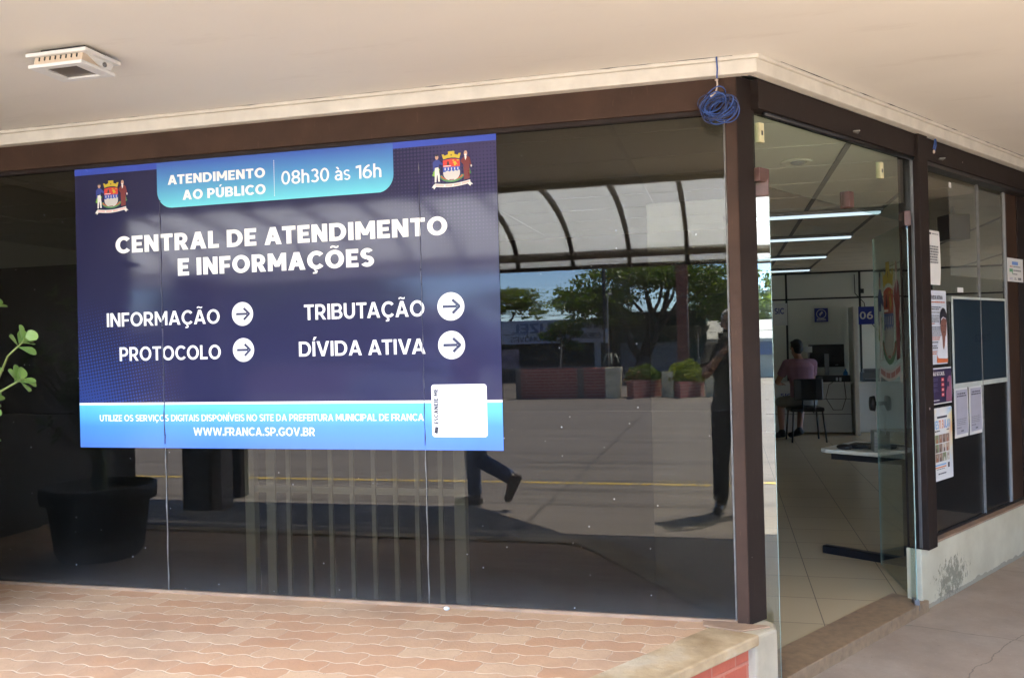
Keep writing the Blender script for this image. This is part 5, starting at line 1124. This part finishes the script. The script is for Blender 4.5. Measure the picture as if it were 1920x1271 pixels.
clump('hedge_bush', 'bright yellow-green clipped bush growing in a brick planter', (-1.06, -19.85, .41), (.54, .35, .46), 2400, .036, M['leaf_bush'], rnd)
# fences
def fence(lab, x0, x1, y, z0, z1, n, rails, mat, w=.012, name='railing'):
    t = thing(name, lab, 'fence'); m = MB()
    for i in range(n+1): x = x0+(x1-x0)*i/n; m.box(x-w/2, x+w/2, y-w/2, y+w/2, z0, z1)
    m.build('bars', mat, t); m = MB()
    for z in rails: m.box(x0, x1, y-w*.6, y+w*.6, z-w, z+w)
    m.build('rail', mat, t); return t
GREYF = P('galvanised_steel', (.20, .20, .20, 1), .5, .1, 9)
fence('grey iron picket fence behind the brick wall', -7.4, -3.3, -20.1, G, .90, 55, (.82, .2), GREYF)
fence('pale mesh fence behind the flower planter', -2.42, .4, -20.8, G, .93, 50, (.92, .5, .12), GREYF, .008, 'mesh_fence')
# shop with long sign
SH = thing('shop_building', 'dark shop with a long pale sign across its front', 'building')
m = MB(); m.box(-12, -4.35, -34, -29.6, -.4, 2.4); m.build('walls', P('dark_shop_wall', (.035, .035, .035, 1), .8, .2, 3), SH)
m = MB(); m.prism([(-12, -29.4), (-4.5, -29.0), (-4.5, -29.15), (-12, -29.55)], 1.50, 2.42); SG = m.build('sign_board', P('pale_blue_sign', (.42, .46, .58, 1), .5, .1, 2), SH)
m = MB(); sgm = [P('sign_navy', (.03, .04, .10, 1), .5, .05, 9), P('sign_blue', (.12, .16, .30, 1), .5, .05, 9)]
# the sign faces the office, so its writing runs the other way along x
sx2 = lambda x, y, z: (x, -28.97+(-4.5-x)*-.0533+.02, z)
put_text(m, 'NA VENDA-TROCA', -6.35, -4.68, 2.06, .22, 0, .2, 0, 1, True, xform=lambda x, y, z: (x, -28.985-(-4.5-x)*.0533-y*1, z))
put_text(m, 'CONSIGNAÇÃO', -6.15, -4.68, 1.66, .22, 0, .2, 0, 1, True, xform=lambda x, y, z: (x, -28.985-(-4.5-x)*.0533-y*1, z))
put_text(m, 'AUTOMÓVEIS', -8.35, -6.5, 1.58, .20, 0, .16, 0, 1, True, xform=lambda x, y, z: (x, -28.985-(-4.5-x)*.0533-y*1, z))
put_text(m, 'UZEL', -8.3, -6.7, 1.90, .40, 0, .22, 1, 1, True, xform=lambda x, y, z: (x, -28.985-(-4.5-x)*.0533-y*1, z))
m.build('lettering', sgm, SG)
m = MB(); m.box(-4.95, -4.72, -29.2, -29.05, -.4, 1.5); m.build('front_post', P('pale_post', (.45, .50, .55, 1), .5, .1, 5), SH)
m = MB(); m.box(-8.9, -8.1, -29.65, -29.55, .55, 1.3); m.build('wall_banner', P('faded_banner', (.30, .25, .32, 1), .6, .5, 3), SH)
# green shop with roller door
GB = thing('green_building', 'dark green building with a pale roller shutter behind the big tree', 'building')
m = MB(); m.box(-4.3, -.75, -36, -30.4, -.4, 2.55); m.build('walls', P('dark_green_wall', (.045, .075, .062, 1), .8, .2, 3), GB)
m = MB(); m.box(-4.1, -1.7, -30.4, -30.32, -.4, 1.45); m.build('roller_shutter', P('grey_blue_shutter', (.20, .23, .29, 1), .5, .08, 5, stretch=(1, 1, 12)), GB)
m = MB(); m.box(-4.4, -.7, -36.2, -30.1, 2.55, 2.66); m.build('roof', P('dark_roof', (.04, .04, .04, 1), .8, .2, 3), GB)
m = MB(); m.lathe([(.55, 0), (.9, .35), (.95, .5)], (-1.55, -30.0, 1.55), 20, 0, .35); m.build('awning', P('olive_awning', (.10, .10, .07, 1), .8, .2, 3), GB)
TW = thing('brick_tower', 'tall slim reddish brown tower rising behind the trees', 'tower', (-1.44, -26.2, -.4)); m = MB(); m.box(-.19, .19, -.19, .19, 0, 5.2); m.build('shaft', P('red_brown_render', (.20, .075, .055, 1), .8, .15, 2), TW); m = MB(); m.box(-.22, .22, -.22, .22, 5.2, 5.3); m.build('cap', CONC, TW)
HB = thing('blue_house', 'low house with blue walls and a pale roof at the far right', 'building')
m = MB(); m.box(-1.35, 4.5, -36, -31, -.4, 1.35); m.box(-1.35, 4.5, -30.99, -30.9, .85, 1.38, 1); m.build('walls', [P('pale_house_wall', (.42, .42, .36, 1), .8, .2, 2), P('blue_house_wall', (.07, .13, .30, 1), .7, .2, 2)], HB)
m = MB(); m.yz([(-30.6, 1.38), (-33.5, 2.15), (-36.3, 1.38), (-36.3, 1.5), (-33.5, 2.28), (-30.6, 1.5)], -1.5, 4.6); m.build('roof', P('pale_roof', (.46, .46, .42, 1), .7, .2, 2), HB)
for x in (-1.0, .3):
    m = MB(); m.box(x-.2, x+.2, -30.9, -30.86, .2, .8); m.build('window', P('dark_window', (.02, .025, .03, 1), .2, .1, 3), HB)
# trees
def tree(name, lab, loc, limbs, puffs, nleaf, size, mats, seed, trunk_r=.2):
    rnd = random.Random(seed); t = thing(name, lab, 'tree', loc); b = MB()
    for path, r0, r1 in limbs:
        n = len(path); b.tube(path, [r0+(r1-r0)*i/(n-1) for i in range(n)], 8)
    tw = [p for path, _, _ in limbs for p in path[-2:]]
    tot = sum(p[1][0]*p[1][1]*p[2] for p in puffs); lm = MB()
    for c, r, wgt in puffs:
        k = int(nleaf*r[0]*r[1]*wgt/tot); c = Vector(c)
        nb = min(tw, key=lambda q_: (Vector(q_)-c).length); b.tube([nb, Vector(nb).lerp(c, .5)+V3(rnd.uniform(-.2, .2), 0, rnd.uniform(-.1, .1)), c], [r1*1.0, r1*.6, r1*.3], 5)
        sub = [(c+V3(rnd.gauss(0, .48)*r[0], rnd.gauss(0, .48)*r[1], rnd.gauss(0, .42)*r[2]), rnd.uniform(.16, .34)) for _ in range(max(5, k//45))]
        for i in range(k):
            sc_, sr = rnd.choice(sub); v = V3(rnd.gauss(0, .5), rnd.gauss(0, .5), rnd.gauss(0, .33))
            p = sc_+V3(v.x*r[0]*sr*1.6, v.y*r[1]*sr*1.6, v.z*r[2]*sr*1.9); s_ = size*rnd.uniform(.5, 1.35)
            q = Euler((rnd.gauss(0, .8), rnd.gauss(0, .8), rnd.uniform(0, 6.3))).to_matrix(); mi = 0 if rnd.random() < .5+.5*max(-1, min(1, v.z*1.2)) else 1  # lighter leaves upward, darker below: light from above put into colour
            lm.add([p+q @ V3(-s_, -s_*.45, 0), p+q @ V3(s_*.9, -s_*.5, 0), p+q @ V3(s_, s_*.5, .1*s_), p+q @ V3(-s_*.8, s_*.55, 0)], [(0, 1, 2, 3)], mi)
    b.build('trunk', M['bark'], t); lm.open = True; lm.build('crown', mats, t); return t
big = [([(0, 0, 0), (-.05, 0, .6), (.05, 0, 1.0)], .34, .26), ([(.05, 0, 1.0), (.45, .1, 1.8), (.75, 0, 2.6), (.95, .1, 3.4)], .2, .07), ([(.0, 0, .95), (.25, 0, 1.9), (.30, .1, 2.7), (.1, 0, 3.6)], .19, .06), ([(-.05, 0, .8), (-.45, 0, 1.4), (-.6, 0, 2.1), (-1.2, 0, 2.8)], .17, .06), ([(.45, .1, 1.8), (1.0, .2, 2.5), (1.6, .1, 2.95), (2.3, 0, 3.5)], .1, .05), ([(.3, 0, 2.5), (.6, 0, 3.0), (.75, 0, 3.7)], .08, .04), ([(.26, 0, 2.2), (-.1, 0, 2.75), (-.5, 0, 3.2)], .08, .04), ([(.75, 0, 2.6), (1.1, 0, 3.2), (1.25, 0, 3.8)], .07, .03), ([(1.0, .2, 2.5), (1.35, .2, 3.1), (1.7, .2, 3.8)], .06, .03)]
pf = [((-1.9, 0, 3.2), (1.2, 1.5, .75), 1.7), ((-2.5, .2, 3.0), (.9, 1.2, .32), 1.1), ((-1.15, 0, 2.62), (.60, 1.0, .50), 1.8), ((-1.0, .5, 3.0), (1.0, 1.2, .7), 1.5), ((-.2, 0, 4.0), (1.8, 1.6, .55), 1.3), ((1.4, .3, 4.0), (1.8, 1.7, .62), 1.4), ((2.6, .2, 3.2), (1.0, 1.3, .75), 1.3), ((3.2, 0, 2.5), (.9, 1.2, .6), 1.2), ((-3.0, 0, 3.3), (.8, 1, .5), .8), ((2.2, -.4, 3.6), (1, 1, .6), .9)]
tree('spreading_tree', 'large spreading tree with a forked trunk behind the planters', (-3.0, -28.5, -.05), big, pf, 17000, .064, [M['leaf_tree'], M['leaf_dark']], 5)
tree('small_tree', 'light yellow-green umbrella shaped tree left of the shop sign', (-9.1, -30.5, .2), [([(0, 0, 0), (.05, 0, 1.4), (-.05, 0, 2.0)], .14, .1), ([(-.05, 0, 2.0), (-.15, 0, 2.4), (.3, 0, 2.9)], .07, .03), ([(0, 0, 1.9), (.5, 0, 2.35), (.75, 0, 2.8)], .06, .03)],
     [((.2, 0, 3.3), (1.2, 1.2, .42), 1.2), ((1.1, 0, 3.0), (1.0, 1, .3), 1.1), ((1.6, .1, 2.65), (.7, .8, .28), 1), ((-.6, 0, 3.1), (.9, 1, .4), 1), ((.5, 0, 2.8), (1.1, 1, .25), .8)], 5000, .05, [M['leaf_yellow'], M['leaf_tree']], 8)
tree('dark_bush', 'dark bushy tree in front of the shop sign', (-5.75, -26.5, -.1), [([(0, 0, 0), (.05, 0, 1.1), (.0, 0, 1.7)], .08, .05), ([(0, 0, 1.2), (.3, 0, 1.7), (.45, 0, 2.1)], .04, .02), ([(0, 0, 1.1), (-.35, 0, 1.6), (-.5, 0, 2.0)], .04, .02)],
     [((0, 0, 2.15), (.55, .5, .4), 1.1), ((.45, 0, 2.0), (.4, .4, .4), .9), ((-.4, 0, 1.95), (.4, .4, .35), .8), ((.1, 0, 1.6), (.45, .4, .3), .7), ((.5, 0, 2.4), (.25, .3, .2), .5)], 3200, .042, [M['leaf_dark'], M['leaf_dark']], 9)
tree('distant_tree', 'dense tree behind the blue house', (1.6, -40, -.2), [([(0, 0, 0), (0, 0, 2.5)], .3, .2)], [((0, 0, 3.6), (2.6, 2, 1.3), 1), ((-2, 0, 3.0), (1.6, 1.5, 1.0), 1), ((2, 0, 3.2), (1.6, 1.5, 1.0), 1)], 6000, .11, [M['leaf_tree'], M['leaf_dark']], 12)
row0 = tree('street_tree', 'broad dark street tree, nearest in the row left of the shop', (-15.0, -27, -.1), [([(0, 0, 0), (.1, 0, 1.3), (0, 0, 2.2)], .28, .2), ([(.05, 0, 1.6), (.9, .1, 2.6), (1.4, 0, 3.4)], .14, .06), ([(0, 0, 1.8), (-.8, 0, 2.7), (-1.5, 0, 3.3)], .14, .06)],
     [((0, 0, 3.9), (2.3, 2, 1.0), 1.3), ((1.9, 0, 3.2), (1.5, 1.6, .9), 1.2), ((-1.9, .2, 3.1), (1.6, 1.6, .9), 1.2), ((.4, -.3, 2.7), (1.8, 1.5, .6), .9)], 7000, .11, [M['leaf_tree'], M['leaf_dark']], 15)
for (x, y, a, k, lab) in ((-20.5, -29, 2.1, 1.1, 'second broad dark street tree in the row left of the shop'), (-25.5, -25, 4.0, .9, 'third broad dark street tree in the row left of the shop'), (-31, -24, 1.0, 1.15, 'farthest broad dark street tree in the row left of the shop')):
    c = copy_tree(row0); c.location = (x, y, -.1); c.rotation_euler.z = a; c.scale = (k, k, k); c['label'] = lab
for o in [o for o in COL.objects if o.name.startswith('street_tree')]: o['group'] = 'street trees left of the shop'
m = MB(); m.box(-36, -12.6, -40, -34, -.4, 2.7); lw = thing('low_warehouse', 'long low grey warehouse behind the row of street trees', 'building'); m.build('walls', P('grey_warehouse_wall', (.10, .10, .10, 1), .8, .2, 2), lw); m = MB(); m.yz([(-33.6, 2.7), (-37, 3.5), (-40.4, 2.7), (-40.4, 2.8), (-37, 3.6), (-33.6, 2.8)], -36.3, -12.4); m.build('roof', P('dull_roof', (.16, .13, .12, 1), .8, .2, 2), lw)
LWL = thing('brick_wall', 'second brick wall running on beyond the gap at the left of the car park', 'wall'); m = MB(); m.box(-34, -9.4, -20.2, -20.0, G, .95); m.build('brick_panel', M['brick_far'], LWL); m = MB(); m.box(-34, -9.35, -20.23, -19.97, .95, 1.0); m.build('coping', CONC, LWL)
# poles, lamp, palm, wires, car
UP = thing('utility_pole', 'dark utility pole behind the end of the brick wall', 'pole', (-3.55, -22, G)); m = MB(); m.tube([(0, 0, 0), (0, 0, 5.2)], [.06, .045], 10); m.build('shaft', P('dark_pole', (.05, .05, .05, 1), .8, .2, 5), UP); m = MB(); m.box(-.5, .5, -.04, .04, 4.6, 4.7); m.build('crossarm', M['bark'], UP); m = MB(); m.box(.02, .12, .03, .12, 1.5, 1.95); m.build('meter_box', P('pale_box', (.4, .45, .48, 1), .5, .1, 5), UP)
SL = thing('street_lamp', 'slim pale street lamp with a curved head beside the utility pole', 'street lamp', (-3.32, -21, G)); m = MB(); m.tube([(0, 0, 0), (0, 0, 2.3), (.0, 0, 2.7), (.04, .02, 2.88), (.1, .05, 2.93)], .018, 8); m.build('post', P('pale_pole', (.42, .40, .34, 1), .6, .1, 5), SL); m = MB(); m.ell((.07, .04, 2.92), .075, .05, .04, 10); m.build('lamp_head', P('pale_pole', (.5, .48, .42, 1), .6, .1, 5), SL)
for x, z, lab in ((-1.06, 2.8, 'thin grey post rising behind the yellow-green bush'), (-.78, 1.7, 'shorter thin grey post right of the yellow-green bush')):
    m = MB(); m.tube([(x, -21.2, G), (x, -21.2, z)], .011, 8); m.ell((x, -21.2, z), .026, .026, .02, 8); tag(m.build('thin_post', GREYF), lab, 'post', 'thin posts behind the yellow-green bush')
m = MB(); m.tube([(-4.72, -20.6, G), (-4.70, -20.6, .8), (-4.64, -20.6, 1.42)], .012, 6); m.ell((-4.62, -20.6, 1.44), .06, .03, .02, 8); tag(m.build('thin_post', P('pale_pole', (.5, .48, .42, 1), .6, .1, 5)), 'thin leaning white post behind the brick wall', 'post')
PL = thing('palm_plant', 'small palm with pale drooping fronds above the concrete pier', 'plant', (-3.2, -20.6, G)); m = MB(); m.tube([(0, 0, 0), (0, 0, 1.15)], .03, 8); m.build('stem', M['bark'], PL); m = MB(); rnd = random.Random(2)
for k in range(6):
    a = k*1.05+.3; pts = [V3(math.cos(a)*.26*u, math.sin(a)*.34*u, 1.15+.40*u-.62*u*u) for u in (0, .25, .5, .75, 1)]
    for i in range(4):
        d = (pts[i+1]-pts[i]).normalized(); s_ = d.cross(V3(0, 0, 1)).normalized()*.03; m.add([pts[i]-s_, pts[i+1]-s_*.8, pts[i+1]+s_*.8, pts[i]+s_], [(0, 1, 2, 3)])
m.open = True; m.build('fronds', P('pale_frond', (.30, .32, .24, 1), .6, .2, 5), PL)
for k, (z, y, dz) in enumerate(((3.1, -24, .2), (2.55, -25, .5), (2.2, -25.5, -.2), (2.95, -24.6, -.3))):
    pts = [V3(-14+i*1.5, y, z+dz*(i/12)-.35*math.sin(PI*i/14)) for i in range(15)]; m = MB(); m.tube(pts, .009, 5); tag(m.build('overhead_wire', M['black']), ('highest', 'second', 'lowest', 'third')[k]+' of the overhead wires crossing in front of the trees', 'wire', 'overhead wires')
CR = thing('parked_car', 'silver parked car beyond the left end of the brick wall', 'car', (-8.0, -18.2, G)); PAINT = P('silver_paint', (.50, .52, .54, 1), .25, .05, 3, metallic=.3)
def hull(mb, prof, ws):
    n = len(prof); vs = [(x, -w, z) for (x, z), w in zip(prof, ws)]+[(x, w, z) for (x, z), w in zip(prof, ws)]
    mb.add(vs, [tuple(range(n)), tuple(range(2*n-1, n-1, -1))]+[((i+1) % n, i, n+i, n+(i+1) % n) for i in range(n)])
m = MB(); hull(m, [(-1.9, .25), (1.9, .25), (1.95, .5), (1.8, .72), (1.0, .82), (-1.2, .86), (-1.85, .8), (-1.95, .5)], [.78, .78, .80, .76, .78, .78, .76, .80]); cb_ = m.build('body', PAINT, CR, .05)
m = MB(); hull(m, [(1.05, .82), (.45, 1.28), (-.8, 1.32), (-1.45, .88)], [.72, .58, .58, .70]); m.build('cabin', P('car_glass', (.03, .035, .04, 1), .1, .1, 3), CR, .03)
m = MB(); hull(m, [(.42, 1.285), (.3, 1.34), (-.7, 1.37), (-.82, 1.315)], [.58, .54, .54, .58]); m.build('roof', PAINT, CR, .02)
for x in (-1.2, 1.2):
    for sy in (-1, 1):
        m = MB(); m.tube([(x, sy*.70, .30), (x, sy*.82, .30)], .30, 20); w_ = m.build('wheel', M['black'], CR); m = MB(); m.tube([(x, sy*.81, .30), (x, sy*.83, .30)], .19, 14); m.build('rim', M['steel'], w_)
for sy in (-1, 1): m = MB(); m.box(1.86, 1.94, sy*.62-.12, sy*.62+.12, .52, .64); m.build('headlight', P('lamp_glass', (.6, .6, .6, 1), .15, .05, 3), CR, .02)
